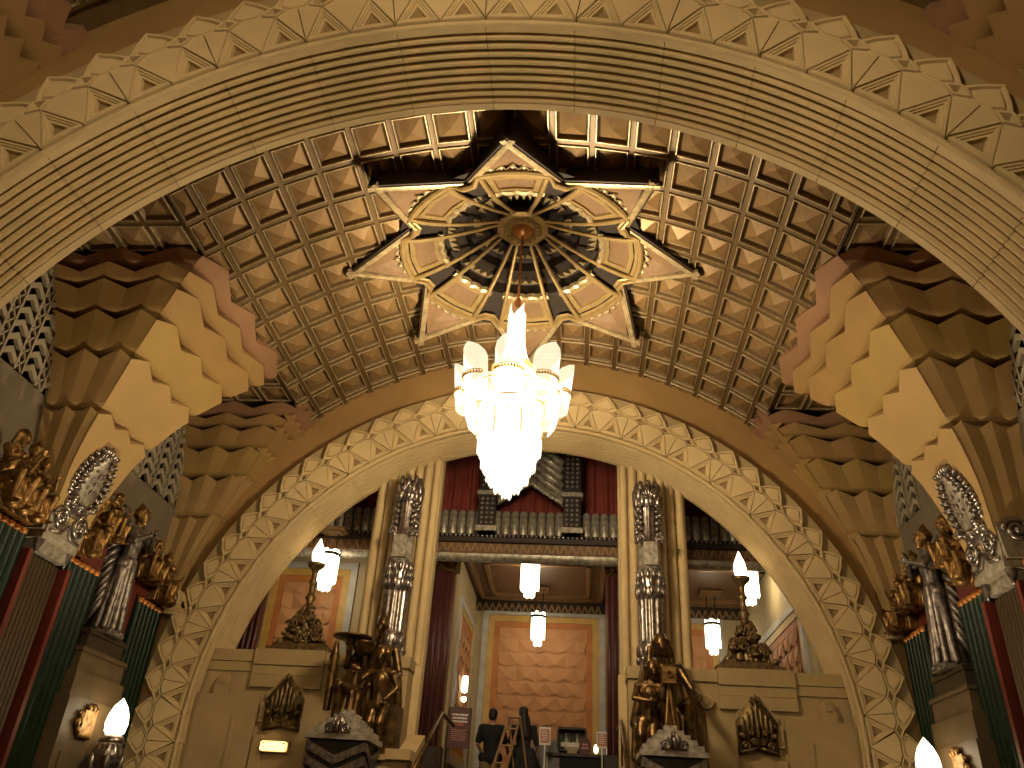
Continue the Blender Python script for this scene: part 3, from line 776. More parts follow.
# silver columns
def column(s, label):
    root = thing('ornate_column', label, 'column', (s*2.01, 12.5, 4.03), 'silver ornate columns')
    m = MB(); m.lathe([(.0, 0), (.24, 0), (.24, .06), (.2, .1), (.22, .2), (.235, .3), (.2, .38), (.19, .4)], 24); m.build('base', 'silver', root, True)
    m = MB()
    for k in range(12):
        a = 2*PI*k/12; m.ell((.2*cos(a), .2*sin(a), .25), (.05, .05, .11), 8, 6); m.ell((.22*cos(a+.26), .22*sin(a+.26), .13), (.04, .04, .06), 8, 5)
    m.build('base_leaves', 'silver', root, True)
    m = MB(); m.lathe([(.2, .38), (.205, .42), (.2, .46), (.205, .95), (.21, 1.02), (.19, 1.06)], 60, flute=12, fl=.16); m.build('fluted_drum', 'silver', root, True)
    m = MB(); m.lathe([(.185, 1.03), (.21, 1.08), (.225, 1.16), (.2, 1.22)], 24)
    for rr, z, h, n_ in ((.21, 1.16, .12, 12), (.205, 1.3, .13, 10), (.19, 1.42, .12, 12)):
        for k in range(n_):
            a = 2*PI*(k+.5*(z > 1.2))/n_; m.ell((rr*cos(a), rr*sin(a), z), (.042, .042, h*.75), 8, 6)
    m.lathe([(.2, 1.12), (.19, 1.45), (.2, 1.5)], 20); m.build('capital_leaves', 'silver', root, True)
    # scroll block
    m = MB(); m.lathe([(.0, 1.48), (.19, 1.48), (.22, 1.52), (.19, 1.6), (.19, 1.95), (.0, 1.95)], 8, a0=PI/8); m.build('block', 'silver_matte', root)
    m = MB(); m.box((-.11, -.235, 1.55), (.11, -.18, 1.92)); m.build('tablet', 'silver_matte', root)
    for sx in (-1, 1):
        m = MB(); pts = []
        for i in range(22):
            a = i*.55; r = .078*(1-i/24); pts.append((sx*(.15+0*r)+r*cos(a)*sx, -.2-.02*i/22, 1.97+r*sin(a)))
        m.tube(pts, .02, 6); m.ell((sx*.15, -.23, 1.97), (.026, .026, .026), 8, 6); m.build('volute', 'silver', root, True)
    # waisted shaft with leaf sprays
    m = MB(); m.lathe([(.19, 1.95), (.15, 2.0), (.13, 2.1), (.13, 2.5), (.15, 2.58)], 32, flute=8, fl=.2); m.build('shaft', 'silver', root, True)
    for sx in (-1, 1):
        m = MB()
        for i in range(6):
            z = 2.02+i*.1; m.ell((sx*(.17+.02*sin(i*2)), -.06, z), (.055, .06, .06), 8, 6, Euler((0, sx*.6, 0)).to_matrix()); m.ell((sx*.13, -.13, z+.05), (.04, .04, .045), 8, 6)
            m.ell((sx*.2, .05, z), (.035, .05, .05), 8, 6)
        m.build('leaf_spray', 'silver', root, True)
    # flame-like leafy head
    m = MB(); m.lathe([(.16, 2.55), (.2, 2.62), (.2, 2.8), (.14, 2.92), (.0, 2.97)], 20)
    for rr, z, h, n_, ph in ((.2, 2.66, .12, 9, 0), (.205, 2.78, .13, 9, .35), (.17, 2.9, .12, 8, 0)):
        for k in range(n_): a = 2*PI*k/n_+ph; m.ell((rr*cos(a), rr*sin(a), z), (.055, .055, h), 8, 6)
    for i in range(5): a = PI*(.1+.2*i); m.tube([(0, -.22, 2.68), (.09*cos(a), -.25, 2.72+.08*sin(a)), (.1*cos(a), -.22, 2.78+.13*sin(a))], .02, 6)
    m.build('head_leaves', 'silver', root, True)
    return root
column(-1, 'tall silver leaf-carved column behind the bronze statue holding a platter')
column(1, 'tall silver leaf-carved column behind the bronze statue with the tripod camera')

# -------- balcony front: silver scalloped valance, curtain, studded posts
YBAL = 14.4
zt = atY(530, 513, YBAL).z; zb = atY(530, 536, YBAL).z
val = thing('balcony_valance', 'pleated silver valance along the balcony front below the red curtain', 'valance', (0, YBAL, zb))
me = MB(); P = []; hw = .085
for j in range(9):
    a = PI*j/8; x = -hw*.93*cos(a); d = -.07*sin(a); sc = .03*abs(cos(a))
    P.append([(x, d*.7, 0), (x, d, .06), (x, d, zt-zb-.02-sc), (x, d*.4, zt-zb+.02-sc)])
me.grid(P); me = me.mesh('pleat', 'silver_matte', True)
m = MB(); m.ell((0, 0, 0), (.03, .03, .04), 8, 6); bd = m.mesh('bead', 'silver', True)
for i in range(-27, 28):
    obj('pleat', me, val, (i*2*hw, 0, 0)); 
for i in range(-54, 55): obj('bead', bd, val, (i*hw, -.06, -.04))
MB().box((-4.8, -.02, -.02), (4.8, .2, zt-zb)).build('backing', 'iron', val)
bal = struct(obj('trim_5', None, None, (0, YBAL, zb)), 'dark cornice beam with zigzag band under the balcony')
MB().box((-4.9, -.1, -.17), (4.9, .5, -.08)).build('beam', 'dark_wood', bal)
MB().box((-4.9, .0, -.36), (4.9, .5, -.17)).build('zigzag_board', 'ceiling_brown', bal)
tm = MB(); tm.prism([(-.075, -.08), (-.045, -.08), (0, .03), (.045, -.08), (.075, -.08), (.02, .08), (-.02, .08)], lambda p, d: (p[0], d, p[1]), -.035, .0); tm = tm.mesh('zigzag_tooth', 'trim_brown')
for i in range(-31, 32): obj('zigzag_tooth', tm, bal, (i*.152, 0, -.26))
m = MB(); P = []
for j in range(7): a = PI/2*j/6; P.append([(-4.9, .02+.12*(1-cos(a)), -.36-.14*sin(a)), (4.9, .02+.12*(1-cos(a)), -.36-.14*sin(a))])
m.grid(P); m.build('polished_cove', 'silver_matte', bal, True)
# curtain
def curtain(x0, x1, y, z0, z1, label, swag=0):
    m = MB(); n = max(24, int((x1-x0)*40)); P = []
    for i in range(n+1):
        x = x0+(x1-x0)*i/n; d = .05*sin(x*21)+.025*sin(x*47+1)
        u = abs((x-(x0+x1)/2)/((x1-x0)/2))
        P.append([(x, y+d, z0), (x, y+d, z0+(z1-z0)*.5), (x, y+d*.7, z1-swag*u**2)])
    m.grid(P); return tag(m.build('curtain', 'red_curtain', None, True), label, 'curtain', 'red balcony curtains')
YC = 14.95
pL = atY(487, 520, 14.2).x; pR = atY(572, 520, 14.2).x
curtain(-4.6, -2.62, YC, zb+.02, 9.2, 'dull red curtain left of the left silver column')
curtain(-2.6, pL, YC, zb+.02, 9.2, 'dull red curtain between left silver column and left studded post')
curtain(pL, pR, YC+.12, zb+.02, 8.9, 'dull red curtain under the silver gable, between the studded posts', .0)
curtain(pR, 2.62, YC, zb+.02, 9.2, 'dull red curtain between right studded post and right silver column')
curtain(2.64, 4.6, YC, zb+.02, 9.2, 'dull red curtain right of the right silver column')
def studded(x, label):
    root = thing('studded_post', label, 'post', (x, 14.2, zb-.04), 'studded silver posts')
    MB().box((-.16, -.12, 0), (.16, .09, 2.6)).build('shaft', 'iron', root)
    MB().box((-.2, -.16, .72), (.2, .1, .8)).build('collar', 'silver_matte', root); MB().box((-.2, -.16, .0), (.2, .1, .1)).build('foot', 'silver_matte', root)
    m = MB(); m.ell((0, 0, 0), (.034, .02, .034), 8, 5); st_ = m.mesh('stud', 'silver', True)
    for r in range(26):
        z = .17+r*.095
        if .66 < z < .86: continue
        for c in (-1, 0, 1): obj('stud', st_, root, (c*.095, -.13, z))
    return root
studded(pL, 'studded silver post on the balcony, left behind the chandelier')
studded(pR, 'studded silver post on the balcony, right of the chandelier tip')
# silver gable canopy between posts
gb = thing('gable_canopy', 'ribbed silver gable canopy with a leafy edge behind the chandelier tip', 'canopy', (0, 14.27, 0))
gx = (pL+pR)/2
zA = atY(530, 484, 14.27).z; zE = atY(566, 501, 14.27).z
for s in (-1, 1):
    for i in range(6):
        m = MB(); o = i*.16
        x1 = s*((pR-pL)/2-.19); a = Vector((gx, 0, zA+.1+o)); b = Vector((gx+x1, 0, zE-.03+o))
        m.tube([a, b], .08, 8); m.build('rib', 'silver_matte', gb, True)
    m = MB()
    for k in range(12):
        t_ = (k+.5)/12; p = Vector((gx, -.08, zA)).lerp(Vector((gx+s*((pR-pL)/2-.19), -.08, zE-.08)), t_)
        m.ell(p, (.05, .04, .055), 8, 5); m.tube([p, p+Vector((s*.03, -.02, -.09))], .018, 5)
    m.build('leaf_edge', 'silver_matte', gb, True)
hg = (pR-pL)/2-.19; MB().prism([(gx-hg, zE), (gx, zA+.05), (gx+hg, zE), (gx+hg, zE+1.2), (gx-hg, zE+1.2)], lambda p, d: (p[0], d, p[1]), .06, .12, capback=True).build('backboard', 'iron', gb)
MB().box((-5, 15.35, 6.78), (5, 15.5, 9.6)).build('wall_balcony_back', 'maroon')['kind'] = 'structure'

# -------- alcove behind the stair head
YF, YR = 15.3, 18.3
ZCL = 6.6
AL, AR = -1.44, 1.55
def wall(name, a, b, mt, label): return struct(MB().box(a, b).build(name, mt), label)
wall('wall_alcove_back', (-5, YR, 2.2), (5, YR+.2, ZCL+.2), 'cream_paint', 'cream wall at the back of the landing')
wall('ceiling_alcove', (-5, 14.9, ZCL+.02), (5, YR+.1, ZCL+.15), 'ceiling_brown', 'brown panelled ceiling of the landing')
ca = struct(obj('trim_6', None, None, (0, 0, ZCL)), 'ceiling mouldings of the landing')
for x0, x1 in ((AL, AR), (AR+.25, 4.9)):
    for i, (ins, zz, mt) in enumerate(((.12, -.02, 'trim_brown'), (.42, -.03, 'trim_brown'))):
        a0, a1, b0, b1 = x0+ins, x1-ins, 15.1+ins, YR-ins
        for a, b in (((a0, b0), (a1, b0+.08)), ((a0, b1-.08), (a1, b1)), ((a0, b0), (a0+.08, b1)), ((a1-.08, b0), (a1, b1))):
            MB().box((a[0], a[1], zz-.03), (b[0], b[1], .03)).build('ceiling_moulding', mt, ca)
# zigzag cornice on back wall
for x0, x1 in ((AL, AR), (AR+.3, 4.6)):
    MB().box((x0, YR-.1, -.28), (x1, YR, -.02)).build('cornice', 'dark_wood', ca)
    n = int((x1-x0)/.15)
    for i in range(n): obj('zigzag_tooth', tm, ca, (x0+.08+i*.15, YR-.1, -.2))
wall('wall_alcove_left', (AL-.22, YF, 2.2), (AL, YR, ZCL), 'cream_paint', 'left side wall of the alcove')
wall('wall_alcove_right', (AR, YF, 2.2), (AR+.22, YR, ZCL), 'cream_paint', 'right side wall of the alcove')
wall('wall_side_left', (-5, 15.2, 2.2), (AL-.75, 15.5, 6.6), 'cream_paint', 'cream wall left of the stair head')
wall('wall_side_right', (4.55, 13.0, 2.2), (4.8, YR, ZCL), 'cream_paint', 'cream side wall of the right landing')
# maroon fluted pillars
def fluted_pillar(x, y, hw, label, z1=6.25):
    root = thing('fluted_pillar', label, 'pillar', (x, y, 2.2), 'maroon fluted pillars')
    MB().box((-hw, -.02, .9), (hw, .3, z1-2.2)).build('core', 'maroon', root)
    MB().box((-hw-.04, -.1, 0), (hw+.04, .34, .9)).build('plinth', 'dark_wood', root)
    n = max(3, int(hw*2/.1))
    for i in range(n):
        xx = -hw+(i+.5)*2*hw/n
        m = MB(); m.tube([(xx, -.03, .92), (xx, -.03, z1-2.2-.02)], hw/n*.8, 8); m.build('flute', 'maroon', root, True)
    m = MB(); m.box((-hw-.03, -.08, z1-2.2), (hw+.03, .32, z1-2.0))
    for s in (-1, 1):
        m.tube([(s*hw*.9, -.1, z1-2.1), (s*hw*.5, -.13, z1-2.02), (s*hw*.2, -.12, z1-2.12), (s*hw*.5, -.11, z1-2.2), (s*hw*.95, -.1, z1-2.25)], .025, 6)
    m.ell((0, -.11, z1-2.06), (.05, .04, .06), 8, 6); m.build('capital', 'gold_leaf', root)
    return root
fluted_pillar((atY(436, 620, 15.1).x)-.05, 15.1, .34, 'maroon fluted pillar with gilt capital left of the alcove')
fluted_pillar(AR+.02, 15.1, .16, 'slim maroon fluted pillar at the right edge of the alcove')
p_ = atY(252, 620, 15.1); fluted_pillar(p_.x-.2, 15.05, .4, 'maroon fluted pillar at the far left beside the arch', 6.0)
# painted panels: grey band, gold band, orange band, fan-patterned field
def fan_panel(x0, x1, z0, z1, y, label, face='y', sgn=1):
    root = thing('wall_panel', label, 'wall panel', (0, 0, 0), 'painted wall panels')
    def M(p, d): return (p[0], y+d, p[1]) if face == 'y' else (y+sgn*d*-1, p[0], p[1])
    def ring(nm, i0, i1, d, mt):
        m = MB(); o = [(x0+i0, z0+i0), (x1-i0, z0+i0), (x1-i0, z1-i0), (x0+i0, z1-i0)]; i = [(x0+i1, z0+i1), (x1-i1, z0+i1), (x1-i1, z1-i1), (x0+i1, z1-i1)]
        for j in range(4):
            k = (j+1) % 4; m.prism([o[j], o[k], i[k], i[j]], M, d, .0)
        m.build(nm, mt, root)
    ring('grey_band', 0, .13, -.05, 'grey_paint'); ring('gold_band', .135, .27, -.035, 'gold_paint'); ring('orange_band', .275, .40, -.02, 'orange_paint')
    MB().prism([(x0+.4, z0+.4), (x1-.4, z0+.4), (x1-.4, z1-.4), (x0+.4, z1-.4)], M, -.008, 0).build('field', 'fan_panel', root)
    # overlapping fan leaves: each a shallow tilted fold
    a0, a1, b0, b1 = x0+.41, x1-.41, z0+.41, z1-.41
    W = .42; H = .30; r = 0; z = b0
    while z < b1-.02:
        off = (r % 2)*W/2; x = a0-W/2+off
        while x < a1:
            xs, xe = max(a0, x), min(a1, x+W); ze = min(b1, z+H)
            if xe-xs > .06:
                xm = x+W*.5; 
                pts = [(xs, z), (xe, z+.06 if ze-z > .1 else z), (xe, ze), (xs, ze)]
                m = MB()
                vs = [M((xs, z), -.012), M((min(max(xm, xs), xe), z+H*.25 if ze-z > H*.3 else z), -.05), M((xe, z), -.012), M((xe, ze), -.012), M((xs, ze), -.03)]
                m.add(vs, [(0, 1, 4), (1, 3, 4), (1, 2, 3)])
                m.build('fan_leaf', 'fan_panel', root)
            x += W
        z += H; r += 1
    return root
px0, px1 = atY(482, 650, YR).x, atY(603, 650, YR).x; pz1 = atY(540, 613, YR).z
fan_panel(px0-.02, px1+.04, 2.9, pz1+.05, YR, 'large orange fan-patterned wall panel at the back of the alcove')
pz = atY(330, 563, 15.2).z
fan_panel(atY(262, 600, 15.2).x, atY(354, 600, 15.2).x, 2.6, pz, 15.2, 'orange fan-patterned panel behind the left ledge ornament')
fan_panel(atY(364, 600, 15.2).x, atY(430, 600, 15.2).x-.38, 2.6, pz, 15.2, 'narrow painted panel between left silver column and maroon pillar')
fan_panel(2.1, 4.1, 2.9, atY(700, 618, YR).z, YR, 'orange fan-patterned panel at the back of the right landing')
fan_panel(13.4, 17.6, 2.6, 5.5, 4.55, 'orange scale-patterned panel on the right landing side wall', 'x', -1)
fan_panel(15.6, 18.0, 2.9, 5.9, AL, 'narrow fan-patterned panel on the left side wall of the alcove', 'x', 1)

# -------- hanging lanterns
def lantern(px, py, y, w_, h, ztop, label, plate=True):
    p = atY(px, py, y)                     # middle of the glass
    root = thing('lantern', label, 'hanging lamp', (p.x, y, p.z-h/2), 'hanging glass lanterns')
    me = MB(); me.box((-.006, -w_*.15, 0), (.006, w_*.15, h)); me.add([(-.006, -w_*.15, 0), (.006, -w_*.15, 0), (.006, w_*.15, 0), (-.006, w_*.15, 0), (0, 0, -.04)], [(0, 1, 4), (1, 2, 4), (2, 3, 4), (3, 0, 4)])
    me = me.mesh('glass_rod', 'lantern_glass')
    for k in range(10):
        a = 2*PI*k/10; obj('glass_rod', me, root, (w_*.46*cos(a), w_*.46*sin(a), .12+(.03 if k % 2 else 0)), (0, 0, a), (1, 1, .86))
    for k in range(6):
        a = 2*PI*k/6; obj('glass_rod', me, root, (w_*.26*cos(a), w_*.26*sin(a), 0), (0, 0, a), (1, 1, .9))
    m = MB(); m.lathe([(.0, h+.04), (w_*.3, h+.04), (w_*.54, h), (w_*.54, h-.04), (w_*.48, h-.06), (0, h-.06)], 12)
    for k in range(6): a = 2*PI*k/6; m.tube([(w_*.52*cos(a), w_*.52*sin(a), h-.02), (w_*.52*cos(a), w_*.52*sin(a), h+.07)], .012, 5)
    m.build('crown', 'iron', root)
    top = ztop-root.location.z
    for s in (-1, 1): MB().tube([(s*w_*.28, 0, h), (s*w_*.28, 0, top)], .012, 6).build('hanger', 'iron', root)
    m = MB(); m.box((-w_*.7, -w_*.7, top-.04), (w_*.7, w_*.7, top)); m.box((-w_*.5, -w_*.5, top-.07), (w_*.5, w_*.5, top-.03)); m.build('ceiling_plate', 'trim_brown', root)
    return root
lantern(530, 578, 15.45, .38, .70, ZCL, 'glass rod lantern in the middle, nearer the balcony edge')
lantern(538, 630, 17.4, .31, .60, ZCL, 'small glass rod lantern in front of the large orange panel')
lantern(327, 571, 14.2, .38, .66, zb-.08, 'glass rod lantern behind the left ledge torchiere')
lantern(749, 585, 15.1, .36, .68, ZCL, 'glass rod lantern behind the right ledge torchiere')
lantern(713, 638, 17.2, .31, .60, ZCL, 'small glass rod lantern left of the right ledge torchiere')
# wall sconce on the left alcove wall
sc_ = thing('wall_sconce', 'small two-light sconce on the left alcove wall', 'wall lamp', (AL+.02, 16.6, atX(449, 678, AL+.05).z))
MB().box((0, -.05, -.12), (.03, .05, .12)).build('backplate', 'brass', sc_)
m = MB(); m.lathe([(.0, .0), (.05, .02), (.06, .15), (.05, .32), (.0, .33)], 10, c=(.08, 0, .05)); m.build('shade', 'lantern_glass', sc_, True)
m = MB(); m.lathe([(.0, .0), (.04, .02), (.05, .05), (.04, .1), (.0, .11)], 10, c=(.08, 0, -.12)); m.build('shade', 'lantern_glass', sc_, True)

# -------- ledge torchieres: heap of scrollwork tapering to a flame
FLAME = [(.0, 0), (.05, .01), (.085, .06), (.1, .13), (.095, .2), (.07, .28), (.04, .35), (.012, .42), (0, .44)]
def ledge_torch(s, label):
    root = thing('ledge_torchiere', label, 'torchiere', (s*3.44, 12.62, 4.05), 'bronze ledge torchieres')
    m = MB(); m.box((-.5, -.2, 0), (.5, .2, .1)); m.box((-.42, -.17, .1), (.42, .17, .16)); m.build('base', 'bronze_dull', root)
    rnd = random.Random(3+s); m = MB()
    for i in range(60):
        z = rnd.random()**1.5*.62; wd = .40*(1-z/.75); x = rnd.uniform(-wd, wd); y = -rnd.uniform(.02, .15)*(1-z*.9)
        m.ell((x, y, .16+z), (rnd.uniform(.03, .07), .05, rnd.uniform(.03, .06)), 8, 5, Euler((0, rnd.uniform(-1, 1), 0)).to_matrix())
    for i in range(16):
        z = rnd.random()*.45; wd = .36*(1-z/.7); cx = rnd.uniform(-wd, wd); sg = rnd.choice((-1, 1)); pts = []
        for j in range(14): a = j*.55; r = .07*(1-j/16); pts.append((cx+sg*r*cos(a), -.15*(1-z)-.02, .22+z+r*sin(a)))
        m.tube(pts, .018, 6)
    for xx, h in ((0, .66), (-.12, .45), (.12, .45), (-.24, .28), (.24, .28)): m.lathe([(.1, .1), (.07, h*.7), (.03, .1+h)], 10, c=(xx, 0, .1))
    m.build('scrollwork', 'bronze_dull', root, True)
    m = MB(); m.lathe([(.07, .78), (.05, .84), (.09, .9), (.06, .95), (.045, 1.0), (.05, 1.12), (.08, 1.16), (.05, 1.2), (.045, 1.3), (.06, 1.36), (.13, 1.42), (.15, 1.47), (.0, 1.48)], 14); m.build('stem', 'bronze_dull', root, True)
    m = MB(); m.lathe(FLAME, 14, c=(0, 0, 1.47)); m.build('flame_bulb', 'flame_glass', root, True)
    return root
ledge_torch(-1, 'bronze scrollwork torchiere with flame bulb on the left parapet ledge')
ledge_torch(1, 'bronze scrollwork torchiere with flame bulb on the right parapet ledge')

# ================================================================== SIDE WALLS
def ribbed_pier(s, label):
    root = thing('ribbed_pier', label, 'pier', (s*5.62, YB, 0), 'ribbed piers')
    MB().box((-.1, -.33, 0), (.1, .33, 4.30)).build('core', 'pier_brown', root)
    for i in range(9):
        y = -.3+i*.075
        m = MB(); m.tube([(-s*.1, y, 0), (-s*.1, y, 4.30)], .028, 6); m.build('reed', 'pier_brown', root, True)
    return root
ribbed_pier(-1, 'brown reeded pier under the left silver cartouche')
ribbed_pier(1, 'brown reeded pier under the right silver cartouche')
def volute_pts(c, ax1, ax2, r, turns=2.2, n=26):
    c = Vector(c); ax1 = Vector(ax1); ax2 = Vector(ax2); out = []
    for i in range(n): a = 2*PI*turns*i/n; q = r*(1-i/(n+2)); out.append(c+ax1*(q*cos(a))+ax2*(q*sin(a)))
    return out
def cartouche(s, label):
    """scrolled silver corbel with an oval leaf shield leaning up the fan"""
    root = thing('cartouche', label, 'cartouche', (s*5.55, YB, 4.46), 'silver cartouches')
    # corbel block
    m = MB(); m.box((-.2, -.36, .0), (.18, .36, .07)); m.box((-.17, -.33, .07), (.18, .33, .2))
    m.prism([(-.34, .07), (.34, .07), (.37, .5), (.42, .74), (.2, .60), (.09, .46), (-.09, .46), (-.2, .60), (-.42, .74), (-.37, .5)], lambda p, d: (-s*d, p[0], p[1]), .19, -.06, capback=True)
    m.build('corbel', 'silver_pale', root)
    for y in (-1, 1):
        m = MB(); m.tube(volute_pts((-s*.22, y*.2, .3), (0, y, 0), (0, 0, 1), .14), .03, 7); m.ell((-s*.24, y*.2, .3), (.05, .045, .045), 8, 6); m.build('volute', 'silver', root, True)
        m = MB(); m.tube(volute_pts((-s*.0, y*.40, .40), (-s, 0, 0), (0, 0, 1), .14), .028, 7); m.ell((0, y*.42, .40), (.04, .04, .04), 8, 6); m.build('side_volute', 'silver', root, True)
        m = MB(); m.prism([(-.16, .1), (.16, .1), (.2, .5), (.02, .66), (-.16, .5)], lambda p, d: (-s*p[0], y*d, p[1]), .39, .3); m.build('side_shield', 'silver_pale', root)
    m = MB(); m.tube([(-s*.2, -.3, .12), (-s*.21, -.1, .14), (-s*.21, 0, .26), (-s*.21, .1, .14), (-s*.2, .3, .12)], .022, 6)
    m.tube([(-s*.2, -.1, .42), (-s*.22, 0, .5), (-s*.2, .1, .42)], .025, 6); m.build('swag', 'silver', root, True)
    MB().box((-.1, -.3, -.14), (.14, .3, .0)).build('foot_moulding', 'silver_matte', root)
    for y in (-.3, .3):
        m = MB(); m.lathe([(.06, 0), (.05, -.06), (.02, -.14), (0, -.2)], 8, c=(-s*.12, y, 0)); m.build('drop', 'silver', root, True)
    # leaning leaf shield: local frame up along the fan face
    up = Vector((s*(-.27), 0, 1)).normalized(); nr = Vector((-s, 0, -.27)).normalized()
    base = Vector((-s*.13, 0, .5))
    def Q(y, h, d): return base+up*h*.74+nr*d+Vector((0, y*1.12, 0))
    m = MB(); P = []
    for i in range(13):
        h = 1.0*i/12; w_ = .20*math.sin(PI*min(1, .12+.88*(h/1.0)**.9))**.6+.02
        P.append([Q(w_*cos(a), h, .03+.11*sin(a)) for a in [PI*j/8 for j in range(9)]])
    m.grid(P); m.build('shield', 'silver_matte', root, True)
    m = MB(); rnd = random.Random(11)
    for y in (-1, 1):
        for i in range(9):
            h = .02+.95*i/8; w_ = .20*math.sin(PI*min(1, .12+.88*h**.9))**.6+.02
            a = Q(y*w_, h, .05); b = Q(y*(w_+.075), h+.09, .10); c = Q(y*(w_+.10), h+.17, .05)
            m.tube([a, b, c], [.04, .045, .004], 5); m.tube([a, Q(y*(w_+.02), h+.08, .16), Q(y*(w_+.03), h+.15, .12)], [.03, .03, .004], 5)
            m.ell(Q(y*(w_-.05), h+.05, .14), (.022, .022, .022), 7, 5)
    for i in range(5): a = -.8+.4*i; m.tube([Q(.1*sin(a), .92, .06), Q(.16*sin(a), 1.08, .12), Q(.17*sin(a), 1.22-.1*abs(a), .07)], [.05, .055, .008], 7)
    m.build('leaf_border', 'silver', root, True)
    m = MB()
    m.ell(Q(0, .02, .07), (.10, .28, .13), 12, 8)
    for i in range(14): m.ell(Q(rnd.uniform(-.2, .2), rnd.uniform(-.08, .14), .1+rnd.random()*.06), (.06, .06, .05), 8, 6)
    for h in (.35, .5, .65): m.ell(Q(.0, h, .15), (.03, .03, .03), 8, 6); m.ell(Q(-.07, h+.05, .14), (.02, .02, .02), 7, 5); m.ell(Q(.07, h+.05, .14), (.02, .02, .02), 7, 5)
    m.build('leaf_cluster', 'silver', root, True)
    return root
cartouche(-1, 'silver scrolled cartouche with leaf-bordered shield on the left reeded pier')
cartouche(1, 'silver scrolled cartouche with leaf-bordered shield on the right reeded pier')

def pilaster(s, y0, y1, label, ztop=4.53):
    root = thing('green_pilaster', label, 'pilaster', (s*5.62, (y0+y1)/2, 0), 'green fluted pilasters'); hw = (y1-y0)/2
    MB().box((-.1, -hw, 0), (.1, hw, ztop-.02)).build('core', 'green_lacquer', root)
    n = 6; wd = 2*hw/n
    for i in range(n):
        y = -hw+(i+.5)*wd
        m = MB(); P = []
        for j in range(7):
            a = PI*j/6; P.append([(-s*(.1+sin(a)*.05), y-cos(a)*wd*.47, 0), (-s*(.1+sin(a)*.05), y-cos(a)*wd*.47, ztop-.08)])
        m.grid(P); m.build('flute', 'green_lacquer', root, True)
        m = MB(); P = []
        for j in range(7):
            a = PI*j/6; P.append([(-s*(.1+sin(a)*.052), y-cos(a)*wd*.47, ztop-.09), (-s*(.1+sin(a)*.055), y-cos(a)*wd*.47, ztop-.03), (-s*.06, y-cos(a)*wd*.4, ztop)])
        m.grid(P); m.build('flute_cap', 'orange_trim', root, True)
    return root
SIDE = {-1: 'left', 1: 'right'}
for s in (-1, 1):
    nm = SIDE[s]
    pilaster(s, 9.33, 10.06, 'tall dark green fluted pilaster beside the %s reeded pier, towards the far arch' % nm)
    pilaster(s, 11.22, 11.93, 'dark green fluted pilaster at the foot of the far arch on the %s' % nm)
    pilaster(s, 2*YB-10.06, 2*YB-9.33, 'dark green fluted pilaster on the near side of the %s reeded pier' % nm)
def red_block(s, y0, y1, z, label, depth=.24, up=None):
    root = thing('red_block', label, 'wall block', (s*(XW-.005), (y0+y1)/2, 0), 'red lacquer wall blocks'); hw = (y1-y0)/2
    a, b = sorted((0, -s*(depth-.06)))
    MB().box((a, -hw, 0), (b, hw, z)).build('body', 'red_lacquer', root)
    if up: MB().box((a, up[0]-(y0+y1)/2, 4.55), (b, up[1]-(y0+y1)/2, up[2])).build('upper_block', 'red_lacquer', root)
    return root
for s in (-1, 1):
    nm = SIDE[s]
    red_block(s, 10.075, 10.16, 4.55, 'tall red block between %s near green pilaster and the winged figure' % nm, .24, (9.66, 10.16, 4.92))
    red_block(s, 11.02, 11.205, 4.55, 'red block between the winged figure and %s far green pilaster' % nm, .24, (11.02, 11.48, 4.72))
    red_block(s, 9.25, 9.32, 4.3, 'narrow red strip between %s reeded pier and green pilaster' % nm, .4)
    red_block(s, 8.445, 8.51, 4.3, 'narrow red strip on the near side of the %s reeded pier' % nm, .4)

# stepped pylons with a gilt plaque
def pylon(s, label):
    root = thing('pylon', label, 'pylon', (s*5.5, 10.58, 0), 'stepped stone pylons')
    def bx(nm, hy, x0, x1, z0, z1, mt):
        a, b = sorted((-s*x1, -s*x0)); MB().box((a, -hy, z0), (b, hy, z1)).build(nm, mt, root)
    bx('shaft', .97*.66, -.02, .2, 0, 2.96, 'pylon_stone'); bx('step', .6, -.02, .16, 2.96, 3.26, 'pylon_stone'); bx('step', .55, -.02, .12, 3.26, 3.5, 'pylon_stone'); bx('fillet', .575, -.02, .14, 3.5, 3.55, 'pylon_stone')
    bx('cap', .46, -.02, .08, 3.55, 3.74, 'pylon_cap'); bx('cap_moulding', .48, -.02, .1, 3.74, 3.80, 'pylon_cap')
    bx('base_panel', .5, .2, .22, .2, 2.35, 'pylon_stone')
    z = 2.7
    m = MB(); m.box((-.01, -.14, z-.15), (.02, .14, z+.14)); 
    for i in range(8): m.ell((0, -.13+i*.037, z-.16), (.03, .02, .03), 6, 5)
    m.build('plaque', 'gold_leaf', root, loc=(-s*.23, -.14, 0))
    m = MB()
    for dz, dy, r in ((.17, -.04, .05), (.18, .06, .06), (.16, .13, .04), (.08, -.19, .05), (-.02, -.22, .06), (-.1, -.17, .05), (.02, -.16, .05)): m.ell((0, dy, z+dz), (.03, r, r), 8, 6)
    m.build('plaque_scrolls', 'gold_leaf', root, True, loc=(-s*.23, -.14, 0))
    return root
pylon(-1, 'stepped dark stone pylon with gilt plaque under the left winged figure')
pylon(1, 'stepped dark stone pylon with gilt plaque under the right winged figure')

